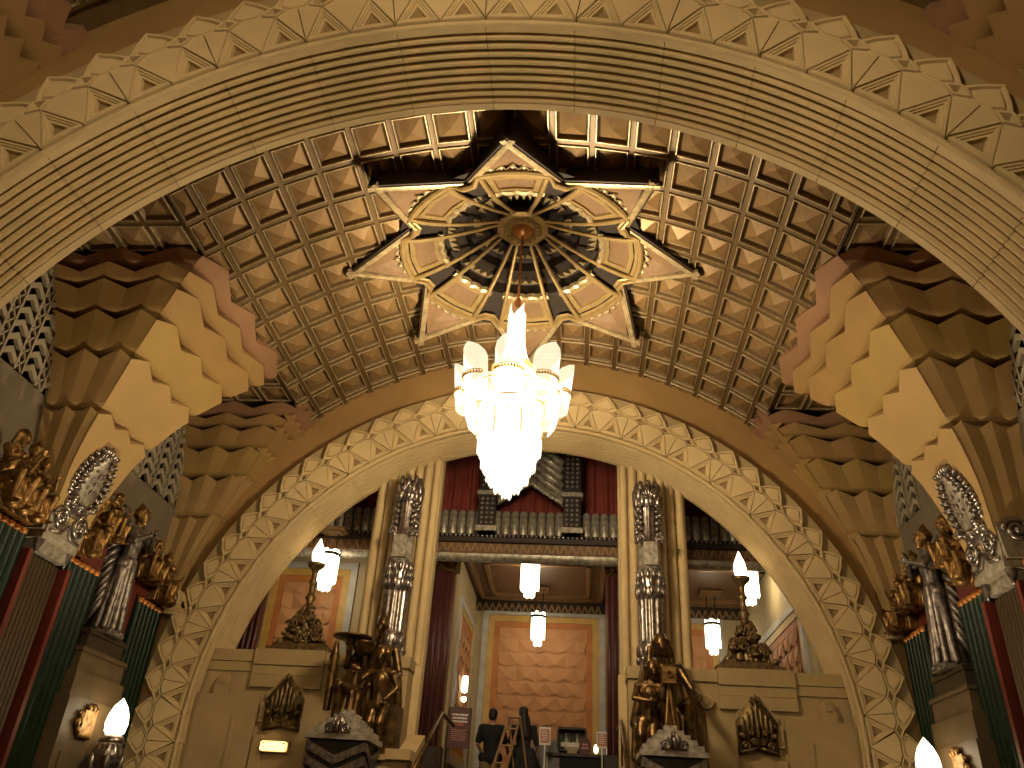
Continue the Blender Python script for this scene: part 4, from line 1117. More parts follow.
# torch lamps standing in front of the pylons
def torch(s, label):
    root = thing('torch_lamp', label, 'torch lamp', (s*5.03, 10.7, 0), 'flame-bulb torch lamps')
    m = MB(); m.lathe([(.2, 0), (.2, .12), (.17, .2), (.12, .5), (.1, 1.6), (.12, 2.0), (.16, 2.2), (.2, 2.26)], 20, flute=10, fl=.08); m.build('shaft', 'silver', root, True)
    m = MB()
    for k in range(6):
        a = PI*k/3; c = Vector((cos(a), sin(a), 0))
        m.tube([c*.15+Vector((0, 0, 2.1)), c*.19+Vector((0, 0, 2.22)), c*.2+Vector((0, 0, 2.34)), c*.21+Vector((0, 0, 2.37))], [.04, .045, .035, .012], 7)
    m.build('leaf', 'silver', root, True)
    m = MB(); m.lathe([(.14, 2.2), (.20, 2.28), (.19, 2.42), (.14, 2.5)], 40, flute=10, fl=.12); m.lathe([(.15, 2.5), (.16, 2.52), (.15, 2.56), (.12, 2.6), (.0, 2.6)], 20); m.build('cup', 'silver', root, True)
    m = MB(); m.lathe([(0, 2.57), (.07, 2.58), (.125, 2.64), (.14, 2.74), (.125, 2.84), (.085, 2.94), (.04, 3.0), (.0, 3.05)], 18); m.build('flame_bulb', 'flame_glass', root, True)
    return root
torch(-1, 'silver torch lamp with glowing flame bulb before the left pylon')
torch(1, 'silver torch lamp with glowing flame bulb before the right pylon')

# floor uplights at the foot of the piers (the photograph shows their shadows running up the fans)
for s in (-1, 1):
    t = thing('floor_uplight', 'floor-standing uplight aimed at the %s fan vault support' % SIDE[s], 'uplight', (s*3.1, YB, 0), 'floor uplights')
    m = MB(); m.lathe([(.0, 0), (.2, 0), (.2, .05), (.06, .08), (.05, .2), (.0, .2)], 16); m.build('base', 'iron', t)
    m = MB(); m.lathe([(.12, .2), (.16, .24), (.16, .42), (.14, .42), (.13, .26), (.0, .24)], 16); m.build('housing', 'iron', t)
    ld = bpy.data.lights.new('bulb', 'SPOT'); ld.energy = UPLIGHT; ld.color = WARM; ld.shadow_soft_size = .06; ld.spot_size = rad(42); ld.spot_blend = .6
    lo = bpy.data.objects.new('bulb', ld); COL.objects.link(lo); lo.parent = t; lo.location = (0, 0, .36)
    lo.rotation_euler = Vector((s*1.85, 0, 5.7)).to_track_quat('-Z', 'Y').to_euler()

# openwork grilles in the side wall heads
bar = MB().box((-.03, -.016, 0), (.03, .016, 1.72)).mesh('upright', 'grille_grey')
def chev_mesh():
    m = MB()
    for a, b in (((0, 0), (.13, .10)), ((.13, .10), (.26, 0))):
        m.add([(-.025, a[0]-.0, a[1]), (-.025, b[0], b[1]), (-.025, b[0], b[1]+.085), (-.025, a[0], a[1]+.085), (.025, a[0], a[1]), (.025, b[0], b[1]), (.025, b[0], b[1]+.085), (.025, a[0], a[1]+.085)],
              [(0, 1, 2, 3), (4, 7, 6, 5), (0, 4, 5, 1), (3, 2, 6, 7), (0, 3, 7, 4), (1, 5, 6, 2)])
    return m.mesh('chevron', 'grille_grey')
def lat_mesh():
    m = MB()
    for a, b in (((0, 0), (.12, .17)), ((.12, 0), (0, .17))):
        t_ = .012; m.add([(-.02, a[0]-t_, a[1]), (-.02, a[0]+t_, a[1]), (-.02, b[0]+t_, b[1]), (-.02, b[0]-t_, b[1]), (.02, a[0]-t_, a[1]), (.02, a[0]+t_, a[1]), (.02, b[0]+t_, b[1]), (.02, b[0]-t_, b[1])],
              [(0, 1, 2, 3), (4, 7, 6, 5), (0, 4, 5, 1), (3, 2, 6, 7), (0, 3, 7, 4), (1, 5, 6, 2)])
    return m.mesh('lattice', 'grille_grey')
CH, LA = chev_mesh(), lat_mesh()
for s in (-1, 1):
    for y0, tx in ((9.0 if s < 0 else 11.08, 'towards the far arch'), (6.0, 'towards the near arch')):
        root = thing('wall_grille', 'grey chevron openwork grille high on the %s wall, %s' % (SIDE[s], tx), 'grille', (s*XW, y0, 6.15), 'chevron wall grilles')
        a, b = sorted((s*.1, s*.12)); yl = min(2.75, 12.0-y0); MB().box((a, -.3 if y0 < 11 else 0, 0), (b, yl+.1, 1.75)).build('dark_backing', 'void', root)
        y = 0; k = 0
        while y < yl:
            obj('upright', bar, root, (0, y, 0)); wd = .26 if k % 2 == 0 else .12
            if k % 2 == 0:
                for j in range(9): obj('chevron', CH, root, (0, y, .03+j*.185))
            else:
                for j in range(10): obj('lattice', LA, root, (0, y, j*.17))
            y += wd+.015; k += 1

# stone scrolls at the shoulders of the far arch
for s in (-1, 1):
    p = atY(173, 600, 11.9) if s < 0 else atY(905, 622, 11.9)
    root = thing('shoulder_scroll', 'small cream stone scroll at the %s shoulder of the far arch' % SIDE[s], 'scroll', (p.x, 11.93, p.z), 'shoulder scrolls')
    m = MB(); m.lathe([(.0, -.08), (.13, -.08), (.17, -.05), (.17, .08), (0, .08)], 24); m.build('drum', 'stone', root, rot=(PI/2, 0, 0))
    m = MB(); m.tube(volute_pts((0, -.09, 0), (s, 0, 0), (0, 0, 1), .15), .02, 6); m.build('coil', 'stone', root, True)
    m = MB(); m.prism([(-s*.1, .14), (s*.05, .17), (-s*.2, .1), (-s*.3, -.25), (s*.1, -.2)], lambda q, d: (q[0], d, q[1]), -.05, .1); m.build('tail', 'stone', root)

# ================================================================== STATUES
VX = .016
def standing(h, armL=None, armR=None, face=(0, -1, 0), hair='short', gown=True, seed=0):
    """standing figure of height h facing -y; arms: (elbow, wrist) overrides in unit of a 1.75 m body"""
    k = h/1.75; S = lambda *p: tuple(q*k for q in p)
    hd = S(0, -.01, 1.62); P = head(hd, face, k*1.05, hair)
    shL, shR = S(-.19, 0, 1.42), S(.19, 0, 1.42)
    P += [('c', S(0, 0, 1.44), S(0, -.005, 1.54), .055*k, .05*k)]
    P += torso(S(0, 0, .95), S(0, -.01, 1.3), shL, shR, S(-.09, 0, .92), S(.09, 0, .92), S(0, 0, 1.46), k, True)
    aL = armL or ((-.3, -.02, 1.16), (-.25, -.18, .98)); aR = armR or ((.3, -.02, 1.16), (.25, -.18, .98))
    for sh, (e, w_) in ((shL, aL), (shR, aR)):
        e, w_ = S(*e), S(*w_); P += limb(sh, e, w_, (.055*k, .044*k, .03*k)); d = Vector(w_)-Vector(e); P += hand(w_, d, (0, -1, .2), k)
    for sx in (-1, 1):
        P += limb(S(sx*.09, 0, .9), S(sx*.1, -.03, .5), S(sx*.1, .01, .08), (.09*k, .062*k, .04*k)); P += [('c', S(sx*.1, .01, .05), S(sx*.115, -.16, .035), .042*k, .03*k)]
    if gown:
        for i in range(9):
            a = 2*PI*i/9; P += [('c', S(.11*cos(a), .08*sin(a), .98), S(.19*cos(a), .15*sin(a), .08), .05*k, .045*k)]
    return P
def crouch(h, lean=0, seed=0):
    """seated/kneeling gilt crowd figure, facing -y, height h"""
    k = h/1.2; S = lambda *p: tuple(q*k for q in p); r = random.Random(seed); a = r.uniform(-.06, .06); b = r.uniform(-.1, .1)
    P = head(S(a, -.06, 1.08), (b*3, -1, -.35), k*1.1, r.choice(('short', 'bob', 'crown')))
    P += [('c', S(a*.6, -.03, .9), S(a, -.05, 1.0), .055*k, .05*k)]
    P += torso(S(0, .05, .42), S(a*.5, -.01, .78), S(-.19, -.01, .87), S(.19, -.01, .87), S(-.1, .04, .38), S(.1, .04, .38), S(a*.6, -.03, .94), k)
    for sx in (-1, 1):
        e = S(sx*(.27+r.uniform(-.05, .08)), -.1-r.uniform(0, .1), .62+r.uniform(-.05, .2)); w_ = S(sx*(.12+r.uniform(0, .15)), -.3, .55+r.uniform(-.1, .35))
        P += limb(S(sx*.19, 0, .86), e, w_, (.058*k, .045*k, .032*k)); P += hand(w_, Vector(w_)-Vector(e), (0, 0, 1), k)
        P += limb(S(sx*.11, 0, .38), S(sx*.17, -.38, .45+r.uniform(-.05, .08)), S(sx*.14, -.33, .06), (.095*k, .068*k, .042*k)); P += [('c', S(sx*.14, -.33, .04), S(sx*.15, -.48, .035), .042*k, .03*k)]
    P += [('b', S(0, .06, .16), S(.44, .34, .32)), ('c', S(0, -.15, .36), S(0, -.27, .1), .13*k, .15*k)]
    for i in range(4): P += [('c', S(-.13+.087*i, -.3, .42), S(-.15+.1*i, -.36, .08), .045*k, .04*k)]
    return P
# winged figures on the pylons (facing the hall)
for s in (-1, 1):
    rz = PI/2*(1 if s < 0 else -1)       # -y turned to face the middle
    root = thing('winged_statue', 'tall silver winged statue standing on the %s stepped pylon' % SIDE[s], 'statue', (s*5.48, 10.58, 3.805), 'winged statues', rz)
    P = standing(1.82, ((-.22, -.16, 1.22), (-.05, -.24, 1.34)), ((.22, -.16, 1.22), (.05, -.24, 1.30)), hair='crown')
    P = [p for p in P]
    blob('figure', P, .014, 'silver_dull', root, smooth=2)
    hd = blob('head', head((0, -.012, 1.685), (0, -1, 0), 1.12, 'crown')+[('c', (0, 0, 1.5), (0, -.005, 1.6), .058, .055)], .014, 'gold_leaf', root); hd['label'] = 'gilt head'
    for sx in (-1, 1):
        m = MB()
        for i in range(11):
            t_ = i/10; a = Vector((sx*(.16+.05*t_), .1, 1.55-1.0*t_)); b = a+Vector((sx*(.24-.12*t_), .05, -.06-.42*t_))
            m.tube([a, a.lerp(b, .5)+Vector((0, -.06, .05)), b], [.05, .045, .012], 6)
        m.tube([(sx*.1, .08, 1.5), (sx*.3, .1, 1.72), (sx*.36, .1, 1.5)], .05, 7)
        m.build('wing', 'silver_dull', root, True)
    MB().box((-.2, -.16, -.0), (.2, .16, .06)).build('plinth', 'silver_matte', root)
# gilt crowd figures beside them
spots = [(9.44, 5.53, 4.545, .78), (9.76, 5.60, 4.93, .70), (10.03, 5.60, 4.93, .68), (11.12, 5.60, 4.73, .74), (11.37, 5.60, 4.73, .68), (11.62, 5.55, 4.545, .72), (11.84, 5.53, 4.545, .62),
         (8.24, 5.53, 4.545, .76), (8.0, 5.55, 4.545, .84), (7.76, 5.55, 4.545, .9)]
WH = ['crouched on the green pilaster nearest the reeded pier', 'on the red block, nearer the reeded pier', 'on the red block, tucked behind the wing', 'on the lower red block next to the wing', 'on the lower red block beside the far pilaster', 'on the far pilaster top, second from the arch', 'on the far pilaster top, next to the arch',
      'nearest the reeded pier on its near side', 'second from the reeded pier on its near side', 'at the picture edge']
fig_cache = {}
for i, (y, x, z, h) in enumerate(spots):
    for s in (-1, 1):
        if s > 0 and y < 8.5: continue
        rz = PI/2*(1 if s < 0 else -1)+(random.Random(i).uniform(-.15, .15))
        if i not in fig_cache:
            o = blob('crowd_statue', crouch(h, 0, i+2), .0105, 'gold_leaf', None, (s*(x-.05), y, z), rz, 1, 2); fig_cache[i] = o.data
        else: o = obj('crowd_statue', fig_cache[i], None, (s*(x-.05), y, z), (0, 0, rz))
        tag(o, 'gilt crowd statue on the %s wall, %s' % (SIDE[s], WH[i]), 'statue', 'gilt crowd statues')

# bronze groups before the silver columns
def bronze_left():
    root = thing('bronze_statue', 'seated bronze statue holding a wide platter with a smaller figure at its knees', 'statue', (-2.03, 11.84, 2.625), 'seated bronze statues')
    P = head((.05, -.1, 1.72), (-.1, -1, -.42), 1.12, 'short')
    P += [('c', (.02, 0, 1.46), (.04, -.03, 1.62), .065, .06)]
    P += torso((0, .08, .78), (.02, .02, 1.26), (-.22, .02, 1.40), (.26, .02, 1.40), (-.13, .06, .74), (.13, .06, .74), (.02, 0, 1.46), 1.1)
    P += limb((-.22, .02, 1.40), (-.40, -.1, 1.14), (-.34, -.26, 1.36), (.07, .055, .04)); P += hand((-.34, -.26, 1.36), (0, -.3, 1), (0, -1, 0), 1.1)
    P += limb((.26, .02, 1.40), (.36, .0, 1.08), (.34, -.24, .98), (.07, .055, .04)); P += hand((.34, -.24, .98), (0, -1, -.2), (0, -.3, -1), 1.1)
    P += limb((-.14, .02, .74), (-.36, -.46, .82), (-.36, -.40, .2), (.12, .085, .055)); P += [('c', (-.36, -.40, .08), (-.38, -.58, .055), .055, .04)]
    P += limb((.14, .02, .74), (.05, -.44, .82), (.06, -.38, .2), (.12, .085, .055)); P += [('c', (.06, -.38, .08), (.06, -.56, .055), .055, .04)]
    for i in range(6): x = -.38+i*.085; P += [('c', (x, -.3, .74), (x*1.05, -.38+.03*(i % 2), .12), .055, .05)]
    P += [('c', (-.24, .1, 1.44), (-.34, .14, .7), .05, .07), ('c', (.28, .1, 1.44), (.36, .14, .7), .05, .07)]
    blob('seated_figure', P, .016, 'bronze', root, smooth=2)
    MB().box((-.42, -.12, 0), (.42, .34, .66)).build('throne', 'bronze', root)
    m = MB(); m.lathe([(.0, 1.46), (.12, 1.465), (.2, 1.49), (.28, 1.49), (.285, 1.515), (.2, 1.52), (.16, 1.51), (0, 1.48)], 28, c=(-.34, -.2, .02)); m.build('platter', 'bronze', root, True)
    m = MB(); m.lathe([(.0, 1.27), (.07, 1.28), (.13, 1.33), (.17, 1.43), (.18, 1.46), (.0, 1.46)], 24, c=(-.16, -.2, .0)); m.build('bowl', 'bronze', root, True)
    m = MB(); m.lathe([(.05, .5), (.06, .9), (.045, 1.0), (.07, 1.06), (.05, 1.12), (.075, 1.2), (.05, 1.3), (.03, 1.42), (0, 1.45)], 12, c=(-.52, -.35, 0)); m.build('sceptre', 'bronze', root, True)
    D = .16                                              # smaller figure standing before the right knee
    P = head((.05+D, -.56, 1.22), (-.05, -1, -.42), 1.0, 'bob'); P += [('c', (.06+D, -.5, 1.02), (.05+D, -.53, 1.14), .046, .044)]
    P += torso((.06+D, -.48, .58), (.06+D, -.5, .90), (-.1+D, -.5, 1.0), (.22+D, -.5, 1.0), (-.01+D, -.48, .55), (.13+D, -.48, .55), (.06+D, -.5, 1.04), .86, True)
    P += limb((-.1+D, -.5, 1.0), (-.22+D, -.56, .86), (-.2+D, -.7, 1.0), (.048, .038, .028)); P += hand((-.2+D, -.7, 1.0), (-1, -.2, .3), (0, -1, 0), .9)
    P += limb((.22+D, -.5, 1.0), (.3+D, -.5, .8), (.2+D, -.62, .66), (.048, .038, .028)); P += hand((.2+D, -.62, .66), (-.6, -.3, -.6), (0, -1, 0), .9)
    for x in (-.01+D, .13+D): P += limb((x, -.48, .52), (x, -.6, .34), (x+.02, -.52, .06), (.085, .06, .04)); P += [('c', (x+.02, -.52, .04), (x+.02, -.66, .03), .038, .028)]
    blob('child_figure', P, .0125, 'bronze', root, smooth=2)
    return root
bronze_left()
def bronze_right():
    root = thing('bronze_statue', 'seated bronze statue with a companion figure and a box camera on a tripod', 'statue', (2.06, 11.84, 2.625), 'seated bronze statues')
    P = head((.0, -.12, 1.62), (.02, -1, -.42), 1.1, 'bob'); P += [('c', (0, 0, 1.38), (0, -.06, 1.52), .065, .06)]
    P += torso((0.05, .08, .72), (.03, .02, 1.2), (-.2, .02, 1.32), (.26, .02, 1.32), (-.08, .06, .7), (.18, .06, .7), (.02, 0, 1.38), 1.1, True)
    P += limb((.26, .02, 1.32), (.42, -.12, 1.0), (.44, -.4, .9), (.07, .055, .04)); P += hand((.44, -.4, .9), (.1, -1, -.2), (0, 0, -1), 1.1)
    P += limb((-.2, .02, 1.32), (-.3, -.14, 1.02), (-.1, -.32, 1.12), (.07, .055, .04)); P += hand((-.1, -.32, 1.12), (1, -.3, .1), (0, -.3, 1), 1.1)
    P += limb((.18, .02, .7), (.3, -.46, .78), (.33, -.4, .15), (.12, .085, .055)); P += [('c', (.33, -.4, .1), (.35, -.58, .06), .055, .04)]
    P += limb((-.06, .02, .7), (.02, -.42, .76), (.05, -.36, .15), (.12, .085, .055)); P += [('c', (.05, -.36, .1), (.05, -.54, .06), .055, .04)]
    for i in range(6): x = .0+i*.075; P += [('c', (x, -.3, .74), (x*1.1+.02, -.38+.03*(i % 2), .12), .06, .05)]
    P += [('c', (-.22, .1, 1.36), (-.36, .16, .6), .06, .09), ('c', (.28, .1, 1.36), (.42, .16, .6), .06, .09), ('c', (-.14, .08, 1.6), (-.18, .06, 1.25), .05, .05), ('c', (.14, .08, 1.6), (.18, .06, 1.25), .05, .05)]
    blob('seated_figure', P, .016, 'bronze', root, smooth=2)
    MB().box((-.4, -.12, 0), (.45, .34, .6)).build('throne', 'bronze', root)
    P = head((-.16, -.46, 1.2), (.1, -1, -.42), .98, 'bob'); P += [('c', (-.17, -.4, 1.02), (-.16, -.41, 1.12), .046, .043)]
    P += torso((-.22, -.36, .58), (-.2, -.4, .9), (-.36, -.38, 1.0), (-.05, -.42, 1.0), (-.3, -.36, .55), (-.16, -.36, .55), (-.18, -.4, 1.04), .88, True)
    P += limb((-.05, -.42, 1.0), (-.05, -.56, .84), (.0, -.62, 1.06), (.05, .04, .03)); P += hand((.0, -.62, 1.06), (.4, 0, 1), (0, -1, 0), .9)
    P += limb((-.36, -.38, 1.0), (-.42, -.5, .82), (-.24, -.6, .78), (.05, .04, .03)); P += hand((-.24, -.6, .78), (1, -.1, .1), (0, -1, 0), .9)
    for x in (-.32, -.16): P += limb((x, -.36, .52), (x-.02, -.46, .36), (x-.03, -.4, .06), (.088, .062, .042)); P += [('c', (x-.03, -.4, .04), (x-.03, -.55, .03), .038, .028)]
    for i in range(5): x = -.4+i*.07; P += [('c', (x, -.38, .5), (x-.03, -.42, .1), .05, .045)]
    blob('companion_figure', P, .0125, 'bronze', root, smooth=2)
    MB().box((-.06, -.74, .99), (.12, -.56, 1.2)).build('box_camera', 'gold_leaf', root)
    m = MB(); m.lathe([(.045, 0), (.045, .05), (.03, .05), (.03, .01)], 14); m.build('lens', 'gold_leaf', root, loc=(.03, -.735, 1.1), rot=(PI/2, 0, 0))
    for dx, dy in ((-.11, -.08), (.1, -.08), (0, .14)): MB().tube([(.03, -.65, 1.0), (.03+dx, -.65+dy, .0)], .022, 6).build('tripod_leg', 'gold_leaf', root)
    return root
bronze_right()
# silver chevron newels at the foot of the statues
def newel(s, label):
    root = thing('newel', label, 'newel post', (s*2.03, 10.75, 0), 'silver chevron newels')
    MB().box((-.34, -.34, 0), (.34, .34, 2.66)).build('shaft', 'iron', root)
    for j in range(8):
        z = 1.3+j*.16
        for fc in range(4):
            m = MB()
            for a, b in (((-.36, .16), (0, 0)), ((0, 0), (.36, .16))):
                m.prism([(a[0], a[1]), (b[0], b[1]), (b[0], b[1]+.1), (a[0], a[1]+.1)], lambda p, d: (p[0], d, p[1]), -.38, -.33)
            m.build('chevron', 'silver', root, loc=(0, 0, z-.04), rot=(0, 0, fc*PI/2))
    MB().box((-.4, -.4, 2.66), (.4, .4, 2.72)).build('cap', 'silver_matte', root)
    m = MB(); m.box((-.36, -.34, 2.72), (.36, .34, 2.79)); m.box((-.29, -.27, 2.79), (.29, .27, 2.86)); m.box((-.22, -.2, 2.86), (.22, .2, 2.92)); m.box((-.15, -.13, 2.92), (.15, .13, 2.98)); m.box((-.08, -.07, 2.98), (.08, .07, 3.04))
    m.build('stepped_top', 'silver_matte', root)
    m = MB(); m.prism([(-.16, 2.72), (.16, 2.72), (.12, 2.82), (.04, 2.9), (0, 2.97), (-.04, 2.9), (-.12, 2.82)], lambda p, d: (p[0], d, p[1]), -.40, -.2, capback=True)
    for sx in (-1, 1):
        m.tube(volute_pts((sx*.1, -.41, 2.78), (sx, 0, 0), (0, 0, 1), .06), .014, 6)
        m.tube([(sx*.02, -.42, 2.74), (sx*.05, -.44, 2.84), (sx*.02, -.42, 2.92)], [.022, .026, .01], 6)
    m.ell((0, -.42, 2.8), (.028, .035, .07), 8, 6)
    m.build('scroll_crest', 'silver', root, True)
    return root
newel(-1, 'stepped silver newel with chevron ribs below the platter statue')
newel(1, 'stepped silver newel with chevron ribs below the tripod statue')
# stone block and sloping rails of the stair
for s in (-1, 1):
    t = thing('stair_cheek', 'sloping cream stone cheek of the stair beside the %s newel' % SIDE[s], 'stair cheek', (s*1.33, 11.0, 0), 'stair cheeks')
    hC = 2.5 if s < 0 else 2.2; m = MB(); m.prism([(-.2, 0), (-.2, hC), (.0, hC), (.9, hC+.42), (.9, 0)], lambda p, d: (d, p[0], p[1]), -.12, .12, capback=True); m.box((-.16, -.28, hC), (.16, .02, hC+.12)); m.build('block', 'stone_wall', t)
    t = thing('handrail', 'slim bronze stair handrail on the %s of the stair' % SIDE[s], 'handrail', (s*(1.12 if s < 0 else 1.53), 11, 0), 'stair handrails')
    MB().tube([(0, -1.2, 1.9), (0, 1.6, 3.32), (0, 3.0, 3.32)], .03, 8).build('rail', 'bronze', t, True)
    for y in (-1.0, .3, 1.5): MB().tube([(0, y, .3), (0, y, 1.9+(y+1.2)*1.42/2.8)], .018, 6).build('baluster', 'bronze', t)

# ================================================================== PEOPLE AND THINGS AT THE HEAD OF THE STAIR
YP = 15.9; ZF = 2.2
mx = atY(492, 730, YP).x; mz = atY(494, 709, YP).z
HM = mz-ZF; k = HM/1.78
man = thing('person', 'man in black short-sleeved shirt seen from behind, beside the ladder', 'person', (mx, YP, ZF))
S = lambda *p: tuple(q*k for q in p)
P = head(S(.02, .02, 1.66), (.35, .9, -.1), k*1.02, '')+[('c', S(0, 0, 1.46), S(.01, .01, 1.57), .058*k, .056*k)]
P += torso(S(0, 0, .96), S(0, 0, 1.3), S(-.19, 0, 1.44), S(.19, 0, 1.44), S(-.09, 0, .93), S(.09, 0, .93), S(0, 0, 1.47), k)
for sx, e, w_ in ((-1, (-.27, .02, 1.14), (-.2, .2, 1.0)), (1, (.28, .03, 1.16), (.3, .26, 1.08))):
    P += limb(S(sx*.19, 0, 1.43), S(*e), S(*w_), (.055*k, .045*k, .032*k)); P += hand(S(*w_), Vector(w_)-Vector(e), (0, .3, -1), k)
    P += limb(S(sx*.1, 0, .92), S(sx*.11, .01, .5), S(sx*.11, -.02, .09), (.09*k, .065*k, .042*k)); P += [('c', S(sx*.11, -.03, .05), S(sx*.12, .17, .035), .045*k, .034*k)]
blob('body', P, .014, 'skin', man)
sh = [('c', S(0, 0, .92), S(0, 0, 1.3), .155*k, .16*k), ('c', S(-.1, 0, .9), S(.1, 0, .9), .14*k, .14*k), ('c', S(-.19, 0, 1.42), S(.19, 0, 1.42), .085*k, .085*k), ('c', S(-.08, 0, 1.3), S(.08, 0, 1.3), .15*k, .15*k)]
for sx, e in ((-1, (-.25, .015, 1.2)), (1, (.26, .025, 1.2))): sh += [('c', S(sx*.19, 0, 1.42), S(*e), .078*k, .072*k)]
blob('shirt', sh, .016, 'black_cloth', man)
tr = [('c', S(-.09, 0, .92), S(.09, 0, .92), .135*k, .135*k)]
for sx in (-1, 1): tr += [('c', S(sx*.1, 0, .9), S(sx*.11, .01, .48), .115*k, .095*k)]
blob('shorts', tr, .016, 'khaki_cloth', man)
blob('hair', [('e', S(.008, -.012, 1.70), (.095*k, .108*k, .102*k)), ('e', S(.0, -.045, 1.65), (.085*k, .07*k, .095*k))], .012, 'hair_dark', man)

wx = atY(524, 730, YP+.1).x; wz = atY(521, 707, YP+.1).z; k = (wz-ZF)/1.72
wo = thing('person', 'woman with long dark hair in a dark plaid dress, by the ladder', 'person', (wx, YP+.1, ZF))
P = head(S(-.03, .03, 1.6), (-.4, .9, -.1), k, '')+[('c', S(0, 0, 1.4), S(-.01, .01, 1.52), .05*k, .05*k)]
P += torso(S(0, 0, .94), S(0, 0, 1.26), S(-.17, 0, 1.38), S(.17, 0, 1.38), S(-.09, 0, .9), S(.09, 0, .9), S(0, 0, 1.42), k*.92, True)
for sx, e, w_ in ((-1, (-.25, .06, 1.12), (-.2, .26, 1.1)), (1, (.25, .03, 1.1), (.2, .2, .95))):
    P += limb(S(sx*.17, 0, 1.37), S(*e), S(*w_), (.046*k, .038*k, .028*k)); P += hand(S(*w_), Vector(w_)-Vector(e), (0, .3, -1), k*.92)
    P += limb(S(sx*.09, 0, .88), S(sx*.09, .01, .48), S(sx*.09, -.02, .08), (.085*k, .058*k, .036*k)); P += [('c', S(sx*.09, -.03, .05), S(sx*.1, .15, .035), .04*k, .03*k)]
blob('body', P, .014, 'skin', wo)
dr = [('c', S(0, 0, .96), S(0, 0, 1.26), .13*k, .15*k), ('c', S(-.17, 0, 1.36), S(.17, 0, 1.36), .075*k, .075*k), ('c', S(-.1, 0, .9), S(-.14, 0, .62), .15*k, .16*k), ('c', S(.1, 0, .9), S(.14, 0, .62), .15*k, .16*k), ('c', S(0, 0, .9), S(0, 0, .6), .16*k, .17*k)]
for sx, e in ((-1, (-.24, .05, 1.14)), (1, (.24, .03, 1.12))): dr += [('c', S(sx*.17, 0, 1.36), S(*e), .062*k, .055*k)]
blob('dress', dr, .016, 'plaid_cloth', wo)
blob('hair', [('e', S(-.025, .0, 1.64), (.092*k, .1*k, .1*k)), ('c', S(-.02, -.05, 1.6), S(.04, -.1, 1.22), .085*k, .085*k), ('c', S(.03, -.02, 1.55), S(.1, -.06, 1.3), .06*k, .06*k)], .013, 'hair_dark', wo)

bx_ = atY(545, 730, 17.2).x; bz = atY(545, 725, 17.2).z; k = (bz-ZF)/1.72
ba = thing('person', 'person in grey shirt behind the bar counter, partly hidden by a sign', 'person', (bx_, 17.3, ZF))
P = head(S(0, -.02, 1.6), (.1, -1, -.2), k, '')+[('c', S(0, 0, 1.4), S(0, -.01, 1.52), .054*k, .052*k)]
P += torso(S(0, 0, .94), S(0, 0, 1.26), S(-.18, 0, 1.38), S(.18, 0, 1.38), S(-.09, 0, .9), S(.09, 0, .9), S(0, 0, 1.42), k)
for sx in (-1, 1):
    e, w_ = (sx*.27, -.06, 1.1), (sx*.18, -.28, 1.08); P += limb(S(sx*.18, 0, 1.37), S(*e), S(*w_), (.05*k, .042*k, .03*k)); P += hand(S(*w_), Vector(w_)-Vector(e), (0, -.3, -1), k)
    P += limb(S(sx*.09, 0, .88), S(sx*.09, -.01, .48), S(sx*.09, .02, .08), (.09*k, .06*k, .04*k)); P += [('c', S(sx*.09, .02, .05), S(sx*.1, -.16, .035), .042*k, .03*k)]
blob('body', P, .015, 'skin', ba)
blob('shirt', [('c', S(0, 0, .9), S(0, 0, 1.28), .15*k, .155*k), ('c', S(-.18, 0, 1.37), S(.18, 0, 1.37), .08*k, .08*k), ('c', S(-.18, 0, 1.37), S(-.26, -.05, 1.14), .07*k, .062*k), ('c', S(.18, 0, 1.37), S(.26, -.05, 1.14), .07*k, .062*k)], .016, 'grey_cloth', ba)
blob('trousers', [('c', S(-.09, 0, .9), S(.09, 0, .9), .13*k, .13*k), ('c', S(-.09, 0, .88), S(-.1, 0, .1), .1*k, .07*k), ('c', S(.09, 0, .88), S(.1, 0, .1), .1*k, .07*k)], .018, 'black_cloth', ba)
blob('hair', [('e', S(0, .01, 1.65), (.09*k, .1*k, .09*k))], .013, 'hair_dark', ba)

# wooden step ladder / easel
lt = atY(516, 718, 15.5); lad = thing('step_ladder', 'wooden folding step ladder standing between the man and the woman', 'ladder', (lt.x, 15.4, ZF)); hT = lt.z-ZF
for s in (-1, 1):
    MB().tube([(s*.1-.02, .0, hT), (s*.13-.38, -.25, 0)], .024, 4).build('front_rail', 'wood_pale', lad)
    MB().tube([(s*.1-.02, .05, hT), (s*.13+.2, .4, 0)], .018, 4).build('back_rail', 'wood_pale', lad)
for i in range(5):
    t_ = (i+.5)/5.2; MB().cbox((-.02-.36*(1-t_), -.25*(1-t_), hT*t_), (.2+.06*(1-t_), .1, .022)).build('tread', 'wood_pale', lad)
MB().cbox((-.02, .02, hT), (.25, .15, .025)).build('top', 'wood_pale', lad)

# poster on a floor stand
pc = atY(459, 728, 15.0); ph = .62; pw = .34
po = thing('poster_stand', 'dark red poster with pale lettering on a floor stand by the maroon pillar', 'poster stand', (pc.x, 15.0, ZF), rz=.12)
cz = pc.z-ZF
MB().box((-pw*.55, -.015, cz-ph*.52), (pw*.55, .01, cz+ph*.52)).build('board', 'poster_red', po)
for s in (-1, 1): MB().tube([(s*pw*.57, 0, 0), (s*pw*.57, 0, cz+ph*.54)], .012, 6).build('upright', 'iron', po)
MB().box((-pw*.57, -.012, cz+ph*.52), (pw*.57, .012, cz+ph*.545)).build('top_bar', 'iron', po); MB().box((-pw*.6, -.14, 0), (pw*.6, .14, .02)).build('foot', 'iron', po)
rnd = random.Random(4)
def textline(x0, x1, z, h, mt):
    m = MB(); x = x0
    while x < x1-.01:
        w_ = rnd.uniform(.012, .024); m.box((x, -.019, z), (min(x+w_, x1), -.015, z+h*rnd.uniform(.75, 1))); x += w_+.006
    m.build('print_line', mt, po)
